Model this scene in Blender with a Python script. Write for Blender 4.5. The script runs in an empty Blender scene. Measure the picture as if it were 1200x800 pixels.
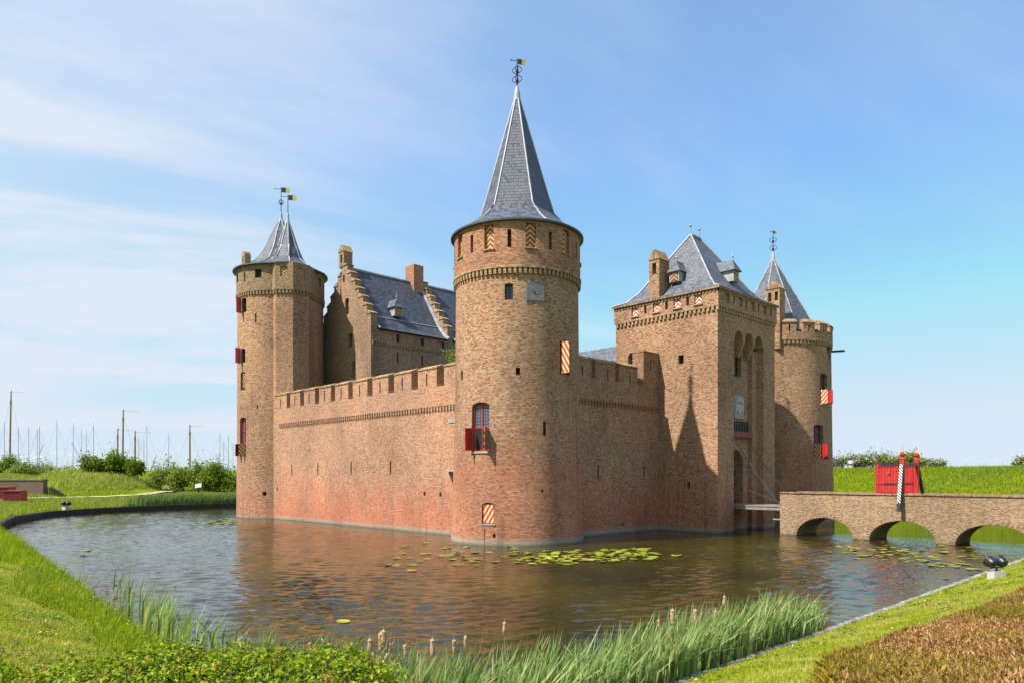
import bpy, bmesh, math, random
import numpy as np
from mathutils import Vector, Matrix

random.seed(7)
RNG = np.random.default_rng(11)
S = bpy.context.scene
COL = S.collection
R = math.radians
PI = math.pi

# ------------------------------------------------------------------ camera, sky, sun, exposure
# the world is aligned with the castle: the origin is the axis of the round corner tower, +x runs
# along the wall to the gate, +y along the long wall, z = 0 is the water of the moat
VX, VY = 0.72169828, 0.69220777        # direction +x seen in the viewer's frame (right, forward)
OX, OY = 0.29431953, 41.45             # the tower axis in the viewer's frame
def cw(X, Y):
    """viewer's ground frame (metres right, metres forward) -> castle frame"""
    dx, dy = X - OX, Y - OY
    return dx * VX + dy * VY, -dx * VY + dy * VX

cam_data = bpy.data.cameras.new('camera')
cam = bpy.data.objects.new('camera', cam_data)
COL.objects.link(cam)
S.camera = cam
cx, cy = cw(0, 0)
cam.location = (cx, cy, 3.7)
cam.rotation_euler = (R(90), 0, -math.atan2(VY, VX))
cam_data.lens = 36.0 * 845 / 1200
cam_data.sensor_width = 36.0
cam_data.shift_y = 157 / 1200
cam_data.clip_start = 0.1
cam_data.clip_end = 6000

SUN_DIR = Vector((-12.4, 3.62, 17.05)).normalized()      # towards the sun
SUN_EL = math.asin(SUN_DIR.z)
SUN_ROT = math.atan2(SUN_DIR.x, SUN_DIR.y)

world = bpy.data.worlds.new('World')
S.world = world
world.use_nodes = True
SKY_STRENGTH = 0.15

sun_data = bpy.data.lights.new('sun', 'SUN')
sun_data.energy = 4.7
sun_data.angle = R(0.53)
sun_data.color = (1.0, 0.95, 0.86)
sun = bpy.data.objects.new('sun', sun_data)
COL.objects.link(sun)
sun.rotation_euler = (-SUN_DIR).to_track_quat('-Z', 'Y').to_euler()

S.view_settings.view_transform = 'Standard'
S.view_settings.look = 'None'
S.view_settings.exposure = 0.85
S.view_settings.gamma = 1.0
S.cycles.max_bounces = 6
S.cycles.diffuse_bounces = 3
S.cycles.glossy_bounces = 3
S.cycles.transparent_max_bounces = 6
S.cycles.use_denoising = True
S.cycles.sample_clamp_indirect = 6.0

# ------------------------------------------------------------------ node helper
class G:
    def __init__(self, nt):
        self.nt = nt
    def n(self, t, **kw):
        nd = self.nt.nodes.new(t)
        for k, v in kw.items():
            setattr(nd, k, v)
        return nd
    def put(self, sock, v):
        if isinstance(v, bpy.types.NodeSocket):
            self.nt.links.new(v, sock)
        elif v is not None:
            if isinstance(v, (tuple, list)) and len(v) == 3 and sock.type == 'RGBA':
                v = (*v, 1)
            sock.default_value = v
    def math(self, op, a, b=None, c=None, clamp=False):
        nd = self.n('ShaderNodeMath', operation=op, use_clamp=clamp)
        self.put(nd.inputs[0], a)
        if b is not None: self.put(nd.inputs[1], b)
        if c is not None: self.put(nd.inputs[2], c)
        return nd.outputs[0]
    def vmul(self, v, s):
        nd = self.n('ShaderNodeVectorMath', operation='MULTIPLY')
        self.put(nd.inputs[0], v); self.put(nd.inputs[1], s)
        return nd.outputs[0]
    def noise(self, vec, scale, detail=4, rough=0.55, dist=0.0):
        nd = self.n('ShaderNodeTexNoise')
        self.put(nd.inputs['Vector'], vec)
        nd.inputs['Scale'].default_value = scale
        nd.inputs['Detail'].default_value = detail
        nd.inputs['Roughness'].default_value = rough
        nd.inputs['Distortion'].default_value = dist
        return nd.outputs['Fac']
    def rng(self, v, a, b, c=0.0, d=1.0, smooth=False):
        nd = self.n('ShaderNodeMapRange', interpolation_type='SMOOTHSTEP' if smooth else 'LINEAR')
        self.put(nd.inputs[0], v)
        for i, x in enumerate((a, b, c, d)):
            self.put(nd.inputs[1 + i], x)
        return nd.outputs[0]
    def mix(self, f, a, b, mode='MIX'):
        nd = self.n('ShaderNodeMix', data_type='RGBA', blend_type=mode)
        self.put(nd.inputs[0], f); self.put(nd.inputs[6], a); self.put(nd.inputs[7], b)
        return nd.outputs[2]
    def ramp(self, f, stops, const=False):
        nd = self.n('ShaderNodeValToRGB')
        cr = nd.color_ramp
        cr.interpolation = 'CONSTANT' if const else 'LINEAR'
        while len(cr.elements) < len(stops):
            cr.elements.new(0.5)
        for e, (p, c) in zip(cr.elements, stops):
            e.position = p
            e.color = (*c, 1) if len(c) == 3 else c
        self.put(nd.inputs[0], f)
        return nd.outputs[0]
    def sep(self, v):
        nd = self.n('ShaderNodeSeparateXYZ'); self.put(nd.inputs[0], v)
        return nd.outputs
    def comb(self, x, y, z=0.0):
        nd = self.n('ShaderNodeCombineXYZ')
        self.put(nd.inputs[0], x); self.put(nd.inputs[1], y); self.put(nd.inputs[2], z)
        return nd.outputs[0]
    def obj(self):
        return self.n('ShaderNodeTexCoord').outputs['Object']
    def uv(self):
        return self.n('ShaderNodeUVMap').outputs[0]
    def bump(self, h, strength=0.5, distance=0.02):
        nd = self.n('ShaderNodeBump')
        nd.inputs['Strength'].default_value = strength
        nd.inputs['Distance'].default_value = distance
        self.put(nd.inputs['Height'], h)
        return nd.outputs[0]

def new_mat(name):
    m = bpy.data.materials.new(name)
    m.use_nodes = True
    g = G(m.node_tree)
    b = m.node_tree.nodes['Principled BSDF']
    return m, g, b

# ------------------------------------------------------------------ world nodes
def build_world():
    nt = world.node_tree
    g = G(nt)
    bg = nt.nodes['Background']
    sky = g.n('ShaderNodeTexSky', sky_type='NISHITA')
    sky.sun_disc = False
    sky.sun_elevation = SUN_EL
    sky.sun_rotation = SUN_ROT
    sky.altitude = 0
    sky.air_density = 1.0
    sky.dust_density = 1.2
    sky.ozone_density = 2.2
    d = g.n('ShaderNodeTexCoord').outputs['Generated']
    x, y, z = g.sep(d)
    # thin high cloud: noise on a plane overhead, so that wisps get finer towards the horizon
    zz = g.math('ADD', g.math('MAXIMUM', z, 0.0), 0.22)
    px = g.math('DIVIDE', x, zz)
    py = g.math('DIVIDE', y, zz)
    vec = g.comb(px, py, 0.0)
    rot = g.n('ShaderNodeVectorRotate', rotation_type='Z_AXIS')
    g.put(rot.inputs['Vector'], vec); rot.inputs['Angle'].default_value = R(20)
    w = g.vmul(rot.outputs[0], (0.55, 1.5, 1.0))
    n1 = g.noise(w, 0.9, 7, 0.58, 0.35)
    n2 = g.noise(vec, 0.42, 3, 0.5)
    wisps = g.rng(n1, 0.40, 0.72, 0.0, 1.0, True)
    big = g.rng(n2, 0.38, 0.66, 0.0, 1.0, True)
    veil = g.math('MULTIPLY', g.math('ADD', g.math('MULTIPLY', wisps, 0.75), 0.12), g.math('ADD', g.math('MULTIPLY', big, 0.8), 0.42))
    # more veil on the sun's side of the sky
    side = g.math('ADD', g.math('MULTIPLY', x, -0.75), g.math('MULTIPLY', y, 0.66))
    veil = g.math('MULTIPLY', veil, g.rng(side, -0.5, 0.75, 0.85, 1.25))
    veil = g.math('ADD', veil, g.math('MULTIPLY', g.rng(side, -0.15, 0.65, 0.0, 0.85, True), g.math('ADD', g.math('MULTIPLY', wisps, 0.75), 0.40)))
    veil = g.math('ADD', veil, 0.09)
    haze = g.math('POWER', g.math('SUBTRACT', 1.0, g.math('MAXIMUM', z, 0.0), clamp=True), 7.0)
    f = g.math('MAXIMUM', veil, g.math('MULTIPLY', haze, 0.95), clamp=True)
    cloud = g.mix(0.0, (2.75, 3.05, 3.48), (6, 6, 6))
    tint = g.mix(1.0, sky.outputs[0], (0.53, 0.83, 0.96), 'MULTIPLY')
    mn = g.n('ShaderNodeVectorMath', operation='MINIMUM')
    g.put(mn.inputs[0], tint); g.put(mn.inputs[1], (2.45, 2.88, 3.45))
    tint = mn.outputs[0]
    col = g.mix(f, tint, cloud)
    g.put(bg.inputs['Color'], col)
    bg.inputs['Strength'].default_value = SKY_STRENGTH
build_world()

# ------------------------------------------------------------------ mesh builder
class MB:
    """collects faces with metre-true UVs; build() links them as ONE mesh object"""
    def __init__(self, M=None):
        self.v, self.f, self.uv, self.sm, self.M = [], [], [], [], M
    def face(self, pts, uvs=None, smooth=False):
        pts = [Vector(p) for p in pts]
        if uvs is None:
            n = Vector((0, 0, 0))
            for i in range(len(pts)):
                a, b = pts[i], pts[(i + 1) % len(pts)]
                n += Vector(((a.y - b.y) * (a.z + b.z), (a.z - b.z) * (a.x + b.x), (a.x - b.x) * (a.y + b.y)))
            n = n.normalized() if n.length > 1e-12 else Vector((0, 0, 1))
            if abs(n.z) > 0.95:
                uvs = [(p.x, p.y) for p in pts]
            else:
                t = Vector((-n.y, n.x, 0)).normalized()
                w = n.cross(t)
                uvs = [(p.dot(t), p.dot(w)) for p in pts]
        i0 = len(self.v)
        self.v += pts
        self.f.append(list(range(i0, i0 + len(pts))))
        self.uv += [tuple(u) for u in uvs]
        self.sm.append(smooth)
        return self
    def box(self, x0, x1, y0, y1, z0, z1):
        return self.prism([(x0, y0), (x1, y0), (x1, y1), (x0, y1)], z0, z1)
    def prism(self, poly, z0, z1, top=None):
        """poly counter-clockwise seen from above; top: another outline for z1 (taper)"""
        top = top or poly
        n = len(poly)
        for i in range(n):
            j = (i + 1) % n
            self.face([(*poly[i], z0), (*poly[j], z0), (*top[j], z1), (*top[i], z1)])
        self.face([(*p, z1) for p in top])
        self.face([(*p, z0) for p in reversed(poly)])
        return self
    def extrude(self, poly, axis, a0, a1):
        """poly in (u, z), extruded along 'x' (u = y) or 'y' (u = x)"""
        if axis == 'x':
            P = lambda p, a: (a, p[0], p[1])
        else:
            P = lambda p, a: (p[0], a, p[1])
        area = sum(poly[i][0] * poly[(i + 1) % len(poly)][1] - poly[(i + 1) % len(poly)][0] * poly[i][1] for i in range(len(poly)))
        ccw = area > 0
        if (axis == 'x') != ccw:
            poly = poly[::-1]
        n = len(poly)
        # axis x: ccw in (y,z) faces +x ; axis y: cw in (x,z) faces +y
        self.face([P(p, a1) for p in poly])
        self.face([P(p, a0) for p in reversed(poly)])
        for i in range(n):
            j = (i + 1) % n
            self.face([P(poly[i], a0), P(poly[j], a0), P(poly[j], a1), P(poly[i], a1)])
        return self
    def lathe(self, c, prof, n=72, smooth=True, a0=0.0, cap=True):
        if n >= 84: n, smooth = 150, False
        rm = max(r for r, z in prof)
        vs = [0.0]
        for (r0, z0), (r1, z1) in zip(prof, prof[1:]):
            vs.append(vs[-1] + math.hypot(r1 - r0, z1 - z0))
        base = prof[0][1]
        for k in range(len(prof) - 1):
            (r0, z0), (r1, z1) = prof[k], prof[k + 1]
            for i in range(n):
                A, B = a0 + 2 * PI * i / n, a0 + 2 * PI * (i + 1) / n
                p = lambda r, a, z: (c[0] + r * math.cos(a), c[1] + r * math.sin(a), z)
                uA, uB = A * rm, B * rm
                pts = [p(r0, A, z0), p(r0, B, z0), p(r1, B, z1), p(r1, A, z1)]
                uv = [(uA, base + vs[k]), (uB, base + vs[k]), (uB, base + vs[k + 1]), (uA, base + vs[k + 1])]
                if r1 < 1e-6: pts, uv = pts[:3], uv[:3]
                elif r0 < 1e-6: pts, uv = [pts[0]] + pts[2:], [uv[0]] + uv[2:]
                self.face(pts, uv, smooth)
        if cap:
            r, z = prof[-1]
            if r > 1e-6:
                self.face([(c[0] + r * math.cos(a0 + 2 * PI * i / n), c[1] + r * math.sin(a0 + 2 * PI * i / n), z) for i in range(n)])
            r, z = prof[0]
            if r > 1e-6:
                self.face([(c[0] + r * math.cos(a0 - 2 * PI * i / n), c[1] + r * math.sin(a0 - 2 * PI * i / n), z) for i in range(n)])
        return self
    def tube(self, pts, r, n=6, r1=None, smooth=True):
        pts = [Vector(p) for p in pts]
        rings = []
        L = len(pts)
        for i, p in enumerate(pts):
            d = (pts[min(i + 1, L - 1)] - pts[max(i - 1, 0)]).normalized()
            a = d.cross(Vector((0, 0, 1)) if abs(d.z) < 0.9 else Vector((1, 0, 0))).normalized()
            b = d.cross(a)
            rr = r if r1 is None else r + (r1 - r) * i / (L - 1)
            rings.append([p + (a * math.cos(2 * PI * k / n) + b * math.sin(2 * PI * k / n)) * rr for k in range(n)])
        for i in range(L - 1):
            for k in range(n):
                j = (k + 1) % n
                self.face([rings[i][k], rings[i][j], rings[i + 1][j], rings[i + 1][k]], None, smooth)
        self.face(rings[-1]); self.face(rings[0][::-1])
        return self
    def ball(self, c, rx, ry=None, rz=None, n=8):
        ry = ry or rx; rz = rz or rx
        P = lambda i, j: (c[0] + rx * math.sin(PI * i / n) * math.cos(2 * PI * j / (2 * n)), c[1] + ry * math.sin(PI * i / n) * math.sin(2 * PI * j / (2 * n)), c[2] + rz * math.cos(PI * i / n))
        for i in range(n):
            for j in range(2 * n):
                q = [P(i, j), P(i + 1, j), P(i + 1, j + 1), P(i, j + 1)]
                if i == 0: q = [q[0], q[1], q[2]]
                elif i == n - 1: q = [q[0], q[1], q[3]]
                self.face(q, None, True)
        return self
    def build(self, name, mat, parent=None, weld=False):
        me = bpy.data.meshes.new(name)
        vs = [self.M @ p for p in self.v] if self.M else self.v
        me.from_pydata([tuple(p) for p in vs], [], self.f)
        ul = me.uv_layers.new(name='UVMap')
        for i, u in enumerate(self.uv):
            ul.data[i].uv = u
        me.polygons.foreach_set('use_smooth', self.sm)
        if weld:
            bm = bmesh.new(); bm.from_mesh(me)
            bmesh.ops.remove_doubles(bm, verts=bm.verts, dist=1e-4)
            bm.to_mesh(me); bm.free()
        me.materials.append(mat)
        o = bpy.data.objects.new(name, me)
        COL.objects.link(o)
        if parent: o.parent = parent
        return o

def cut(o, cutter):
    """carve real openings: exact boolean, evaluated at once"""
    c = cutter.build('cutter', o.data.materials[0], None, True)
    md = o.modifiers.new('cut', 'BOOLEAN')
    md.operation = 'DIFFERENCE'; md.solver = 'EXACT'; md.use_self = True; md.object = c
    dg = bpy.context.evaluated_depsgraph_get()
    me = bpy.data.meshes.new_from_object(o.evaluated_get(dg))
    o.modifiers.clear()
    old = o.data
    o.data = me; me.name = old.name
    bpy.data.objects.remove(c)

def tag(o, label=None, cat=None, group=None, kind=None):
    if label: o['label'] = label
    if cat: o['category'] = cat
    if group: o['group'] = group
    if kind: o['kind'] = kind
    return o

def thing(name, loc, label, cat, group=None, rz=0.0):
    o = bpy.data.objects.new(name, None)
    COL.objects.link(o)
    o.empty_display_size = 0.3
    o.location = loc; o.rotation_euler = (0, 0, rz)
    return tag(o, label, cat, group)

def frame(o, n):
    """local axes on a wall: a = to the viewer's right, b = into the wall, c = up"""
    nx, ny = n
    t = Vector((-ny, nx, 0)); b = Vector((-nx, -ny, 0))
    return Matrix(((t.x, b.x, 0, o[0]), (t.y, b.y, 0, o[1]), (0, 0, 1, o[2]), (0, 0, 0, 1)))

def cframe(c, r, az, z):
    a = R(az)
    n = (math.cos(a), math.sin(a))
    return frame((c[0] + r * n[0], c[1] + r * n[1], z), n)

def np_mesh(name, co, faces_flat, starts, mat, parent=None, smooth=False):
    me = bpy.data.meshes.new(name)
    me.vertices.add(len(co)); me.vertices.foreach_set('co', np.ascontiguousarray(co, dtype=np.float32).ravel())
    me.loops.add(len(faces_flat)); me.loops.foreach_set('vertex_index', np.ascontiguousarray(faces_flat, dtype=np.int32))
    me.polygons.add(len(starts)); me.polygons.foreach_set('loop_start', np.ascontiguousarray(starts, dtype=np.int32))
    if smooth: me.polygons.foreach_set('use_smooth', np.ones(len(starts), dtype=bool))
    me.update(calc_edges=True)
    me.materials.append(mat)
    o = bpy.data.objects.new(name, me)
    COL.objects.link(o)
    if parent: o.parent = parent
    return o

def leaves(name, P, size, mat, parent=None, nrm=None, aspect=0.5):
    """one rhombic leaf per point"""
    n = len(P)
    N = RNG.normal(size=(n, 3))
    if nrm is not None: N = N * 0.75 + nrm
    N /= np.linalg.norm(N, axis=1)[:, None] + 1e-9
    T = np.cross(N, RNG.normal(size=(n, 3))); T /= np.linalg.norm(T, axis=1)[:, None] + 1e-9
    B = np.cross(N, T)
    s = (size * RNG.uniform(0.6, 1.35, n))[:, None]
    co = np.stack([P - T * s, P + B * s * aspect + N * s * .12, P + T * s, P - B * s * aspect + N * s * .12], 1).reshape(-1, 3)
    return np_mesh(name, co, np.arange(4 * n), np.arange(n) * 4, mat, parent)

def blades(name, P, h, w, lean, mat, parent=None, bend=0.35):
    """tapering, bent blades: P base points, h heights, w widths, lean horizontal vectors (fraction of height)"""
    n = len(P)
    a = RNG.uniform(0, 2 * PI, n)
    side = np.stack([np.cos(a), np.sin(a), np.zeros(n)], 1) * (w * 0.5)[:, None]
    up = np.zeros((n, 3)); up[:, 2] = h
    L = np.zeros((n, 3)); L[:, :2] = lean * h[:, None]
    mid = P + up * 0.58 + L * bend
    tip = P + up * (1 - 0.35 * np.minimum(1, (lean ** 2).sum(1)))[:, None] + L
    co = np.stack([P - side, P + side, mid + side * .8, mid - side * .8, tip], 1).reshape(-1, 3)
    b = (np.arange(n) * 5)[:, None]
    fl = np.concatenate([b + np.array([[0, 1, 2, 3]]), b + np.array([[3, 2, 4]])], 1).ravel()
    st = (np.arange(n)[:, None] * 7 + np.array([[0, 4]])).ravel()
    return np_mesh(name, co, fl, st, mat, parent)

# ------------------------------------------------------------------ materials
def brick_mat(name, stops, mortar=(0.40, 0.33, 0.25), bw=0.17, bh=0.07, red_below=None, pale_below=None, grey=0.35, lichen=False, dark_top=None, red=0.5, tint=(0.91, 0.80, 0.73)):
    m, g, b = new_mat(name)
    u, v, _ = g.sep(g.uv())
    ob = g.obj()
    wob = g.noise(ob, 1.3, 2)
    v = g.math('ADD', v, g.math('MULTIPLY', wob, 0.035))
    yr = g.math('DIVIDE', v, bh)
    row = g.math('FLOOR', yr)
    off = g.math('MULTIPLY', g.math('FLOORED_MODULO', row, 2.0), 0.5)
    xr = g.math('ADD', g.math('DIVIDE', u, bw), off)
    col = g.math('FLOOR', xr)
    wn = g.n('ShaderNodeTexWhiteNoise', noise_dimensions='2D')
    g.put(wn.inputs['Vector'], g.comb(col, row))
    rv = wn.outputs['Value']
    rv2 = g.sep(wn.outputs['Color'])[1]
    fx = g.math('FRACT', xr); fy = g.math('FRACT', yr)
    ex = g.math('MULTIPLY', g.math('MINIMUM', fx, g.math('SUBTRACT', 1.0, fx)), bw)
    ey = g.math('MULTIPLY', g.math('MINIMUM', fy, g.math('SUBTRACT', 1.0, fy)), bh)
    ed = g.math('MINIMUM', ex, ey)
    msk = g.rng(ed, 0.003, 0.011)
    # patches of another firing: shift the brick choice with a slow noise
    slow = g.noise(ob, 0.42, 5, 0.62)
    mid = g.noise(ob, 2.1, 4, 0.65)
    sel = g.math('ADD', g.math('MULTIPLY', rv, 0.84), g.math('MULTIPLY', g.math('SUBTRACT', mid, 0.5), 0.35))
    sel = g.math('ADD', sel, 0.07)
    c = g.ramp(sel, stops)
    c = g.mix(0.20, c, (0.40, 0.265, 0.185))
    c = g.mix(1.0, g.mix(msk, mortar, c), tint, 'MULTIPLY')
    z = g.sep(ob)[2]
    nz = g.math('ADD', z, g.math('MULTIPLY', g.math('SUBTRACT', slow, 0.5), 3.2))
    if red_below is not None:
        f = g.math('MULTIPLY', g.rng(g.math('ADD', nz, g.math('MULTIPLY', g.math('SUBTRACT', rv2, 0.5), 3.2)), red_below - 0.45, red_below + 0.45, 1.0, 0.0), red)
        c = g.mix(f, c, g.mix(0.65, (0.40, 0.13, 0.07), g.mix(1.0, c, (1.25, 0.78, 0.68), 'MULTIPLY')))
    # grey weathering in tall streaks and clouds
    st = g.noise(g.vmul(ob, (1.1, 1.1, 0.16)), 1.0, 5, 0.6)
    f = g.math('MULTIPLY', g.rng(g.math('ADD', g.math('MULTIPLY', st, 0.6), g.math('MULTIPLY', slow, 0.4)), 0.46, 0.68), grey)
    c = g.mix(f, c, g.mix(0.55, c, (0.19, 0.16, 0.125)))
    if dark_top is not None:
        f = g.rng(nz, dark_top - 0.4, dark_top + 0.6, 0.0, 0.55)
        c = g.mix(f, c, g.mix(0.5, c, (0.17, 0.145, 0.115)))
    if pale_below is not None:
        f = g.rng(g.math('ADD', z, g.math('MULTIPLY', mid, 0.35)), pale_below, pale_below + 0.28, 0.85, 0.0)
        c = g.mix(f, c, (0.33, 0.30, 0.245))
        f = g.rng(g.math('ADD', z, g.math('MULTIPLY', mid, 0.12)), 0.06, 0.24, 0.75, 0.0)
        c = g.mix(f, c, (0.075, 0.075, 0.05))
    slow2 = g.noise(g.vmul(ob, (1, 1, .55)), 0.23, 4, 0.6)
    c = g.mix(1.0, c, g.ramp(slow2, [(0.30, (0.72, 0.70, 0.68)), (0.5, (1, 1, 1)), (0.70, (1.18, 1.14, 1.06))]), 'MULTIPLY')
    damp = g.noise(g.vmul(ob, (1.6, 1.6, 0.09)), 1.0, 4, 0.65)
    c = g.mix(g.math('MULTIPLY', g.rng(damp, 0.58, 0.72), g.rng(nz, 0.5, 9.0, 0.55, 0.18)), c, (0.085, 0.07, 0.055))
    # pale efflorescence specks
    sp = g.noise(ob, 9.0, 3, 0.7)
    c = g.mix(g.rng(sp, 0.63, 0.74, 0.0, 0.5), c, (0.50, 0.44, 0.36))
    if lichen:
        n = g.n('ShaderNodeNewGeometry').outputs['Normal']
        up = g.sep(n)[2]
        f = g.math('MULTIPLY', g.rng(up, 0.25, 0.6), g.rng(g.noise(ob, 1.1, 5, 0.65), 0.44, 0.60, 0.0, 0.85))
        c = g.mix(f, c, (0.40, 0.27, 0.045))
    g.put(b.inputs['Base Color'], c)
    b.inputs['Roughness'].default_value = 0.92
    b.inputs['Specular IOR Level'].default_value = 0.2
    h = g.math('ADD', g.math('MULTIPLY', msk, 0.6), g.math('MULTIPLY', rv, 0.5))
    h = g.math('ADD', h, g.math('MULTIPLY', mid, 0.35))
    g.put(b.inputs['Normal'], g.bump(h, 0.85, 0.028))
    return m

TAN = [(0.0, (0.07, 0.05, 0.045)), (0.13, (0.17, 0.105, 0.075)), (0.27, (0.36, 0.165, 0.095)), (0.44, (0.45, 0.245, 0.15)), (0.62, (0.47, 0.29, 0.195)), (0.78, (0.44, 0.315, 0.23)), (0.90, (0.60, 0.48, 0.36)), (1.0, (0.64, 0.53, 0.41))]
PINK = [(0.0, (0.15, 0.09, 0.07)), (0.14, (0.29, 0.155, 0.105)), (0.32, (0.42, 0.215, 0.14)), (0.5, (0.48, 0.28, 0.185)), (0.7, (0.50, 0.32, 0.22)), (0.9, (0.56, 0.42, 0.31)), (1.0, (0.60, 0.48, 0.37))]
GREY = [(0.0, (0.08, 0.06, 0.05)), (0.2, (0.17, 0.12, 0.085)), (0.45, (0.32, 0.22, 0.14)), (0.7, (0.38, 0.28, 0.19)), (0.9, (0.46, 0.38, 0.28)), (1.0, (0.5, 0.42, 0.32))]
RED = [(0.0, (0.10, 0.05, 0.04)), (0.25, (0.30, 0.11, 0.06)), (0.5, (0.42, 0.17, 0.085)), (0.75, (0.44, 0.24, 0.14)), (1.0, (0.52, 0.38, 0.27))]

M = {}
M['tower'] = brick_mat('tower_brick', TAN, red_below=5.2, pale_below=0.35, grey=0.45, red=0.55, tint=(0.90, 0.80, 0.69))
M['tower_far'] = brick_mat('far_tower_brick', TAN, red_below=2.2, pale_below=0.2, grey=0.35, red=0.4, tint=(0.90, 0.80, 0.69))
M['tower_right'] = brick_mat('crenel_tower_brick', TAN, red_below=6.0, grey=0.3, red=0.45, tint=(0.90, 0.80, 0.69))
M['upper'] = brick_mat('upper_brick', RED, grey=0.4)
M['crown'] = brick_mat('dark_crown_brick', GREY, grey=0.75, tint=(0.78, 0.70, 0.60))
M['upper_grey'] = brick_mat('upper_grey_brick', GREY, grey=0.45, tint=(1.05, 0.92, 0.78))
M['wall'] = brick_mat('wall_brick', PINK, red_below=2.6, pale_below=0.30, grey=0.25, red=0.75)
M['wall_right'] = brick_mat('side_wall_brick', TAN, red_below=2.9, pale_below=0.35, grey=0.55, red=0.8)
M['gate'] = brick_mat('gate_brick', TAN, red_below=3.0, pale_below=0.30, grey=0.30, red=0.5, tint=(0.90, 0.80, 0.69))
M['palace'] = brick_mat('palace_brick', GREY, grey=0.45)
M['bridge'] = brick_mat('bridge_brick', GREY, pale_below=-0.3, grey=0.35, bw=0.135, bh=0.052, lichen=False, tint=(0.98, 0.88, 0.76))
M['cap'] = brick_mat('cap_brick', GREY, lichen=True, grey=0.4, bw=0.12, bh=0.3)
M['orange'] = brick_mat('orange_brick', [(0.0, (0.30, 0.09, 0.04)), (1.0, (0.50, 0.19, 0.09))], bw=0.12, bh=0.09)
M['dark_brick'] = brick_mat('dark_brick', [(0.0, (0.03, 0.03, 0.032)), (1.0, (0.12, 0.10, 0.09))])

def slate_mat(name, c0, c1, lichen=0.0, sw=0.26, sh=0.19):
    m, g, b = new_mat(name)
    u, v, _ = g.sep(g.uv())
    ob = g.obj()
    yr = g.math('DIVIDE', v, sh); row = g.math('FLOOR', yr)
    xr = g.math('ADD', g.math('DIVIDE', u, sw), g.math('MULTIPLY', g.math('FLOORED_MODULO', row, 2.0), 0.5))
    wn = g.n('ShaderNodeTexWhiteNoise', noise_dimensions='2D')
    g.put(wn.inputs['Vector'], g.comb(g.math('FLOOR', xr), row))
    rv = wn.outputs['Value']
    fx = g.math('FRACT', xr); fy = g.math('FRACT', yr)
    gap = g.math('MINIMUM', g.rng(g.math('MINIMUM', fx, g.math('SUBTRACT', 1.0, fx)), 0.0, 0.07), g.rng(fy, 0.0, 0.16))
    mid = g.noise(ob, 0.9, 5, 0.6)
    c = g.mix(g.math('ADD', g.math('MULTIPLY', rv, 0.75), g.math('MULTIPLY', g.math('SUBTRACT', mid, 0.4), 0.9)), c0, c1)
    c = g.mix(g.rng(gap, 0.0, 1.0, 0.75, 0.0), c, (0.012, 0.013, 0.016))
    if lichen:
        f = g.rng(g.noise(ob, 2.3, 4, 0.7), 0.64, 0.70, 0.0, lichen)
        c = g.mix(f, c, (0.30, 0.17, 0.05))
    g.put(b.inputs['Base Color'], c)
    g.put(b.inputs['Roughness'], g.rng(rv, 0, 1, 0.42, 0.68))
    b.inputs['Specular IOR Level'].default_value = 0.5
    h = g.math('ADD', g.math('MULTIPLY', g.math('SUBTRACT', 1.0, fy), 0.6), g.math('MULTIPLY', rv, 0.6))
    g.put(b.inputs['Normal'], g.bump(g.math('MULTIPLY', h, gap), 0.7, 0.02))
    return m
M['slate'] = slate_mat('slate', (0.032, 0.039, 0.060), (0.11, 0.12, 0.155), 0.45)
M['slate_dark'] = slate_mat('dark_slate', (0.030, 0.036, 0.055), (0.070, 0.080, 0.105), 0.55)
M['slate_light'] = slate_mat('light_slate', (0.045, 0.052, 0.07), (0.14, 0.15, 0.18), 0.5)

def plain(name, col, rough=0.6, metal=0.0, var=0.25, scale=3.0, bump=0.0):
    m, g, b = new_mat(name)
    n = g.noise(g.obj(), scale, 5, 0.65)
    lo = tuple(x * (1 - var) for x in col); hi = tuple(min(1, x * (1 + var)) for x in col)
    g.put(b.inputs['Base Color'], g.mix(g.rng(n, 0.3, 0.7), lo, hi))
    g.put(b.inputs['Roughness'], g.rng(n, 0.3, 0.7, max(0.05, rough - 0.1), min(1, rough + 0.1)))
    b.inputs['Metallic'].default_value = metal
    if bump: g.put(b.inputs['Normal'], g.bump(n, bump, 0.02))
    return m
M['lead'] = plain('lead_sheet', (0.30, 0.31, 0.34), 0.55, 0.0, 0.45, 1.6)
M['iron'] = plain('black_iron', (0.025, 0.026, 0.03), 0.45, 0.0)
M['gold'] = plain('gilded_metal', (0.75, 0.50, 0.10), 0.35, 0.6)
M['red'] = plain('red_paint', (0.50, 0.022, 0.022), 0.45, 0, 0.22, 2.0)
M['dark_red'] = plain('dark_red_paint', (0.20, 0.016, 0.016), 0.5)
M['pink_red'] = plain('faded_red_paint', (0.62, 0.10, 0.13), 0.5)
M['stone'] = plain('grey_stone', (0.30, 0.285, 0.25), 0.85, 0, 0.25, 2.5, 0.4)
M['slab'] = plain('dark_stone_slab', (0.155, 0.155, 0.155), 0.8, 0, 0.3, 3.0, 0.4)
M['wood'] = plain('weathered_wood', (0.23, 0.20, 0.165), 0.8, 0, 0.3, 4.0, 0.3)
M['dark_wood'] = plain('dark_wood', (0.045, 0.038, 0.03), 0.85, 0, 0.5, 3.0, 0.4)
M['brown_wood'] = plain('brown_wood', (0.13, 0.055, 0.03), 0.7)
M['mast_wood'] = plain('varnished_wood', (0.24, 0.13, 0.055), 0.5)
M['mast_grey'] = plain('mast_alloy', (0.46, 0.48, 0.54), 0.45, 0.2)
M['hull'] = plain('white_hull', (0.6, 0.6, 0.6), 0.35)
M['pennant'] = plain('faded_pennant', (0.65, 0.30, 0.24), 0.8)
M['concrete'] = plain('concrete', (0.42, 0.40, 0.36), 0.9, 0, 0.2, 8, 0.4)
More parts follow.
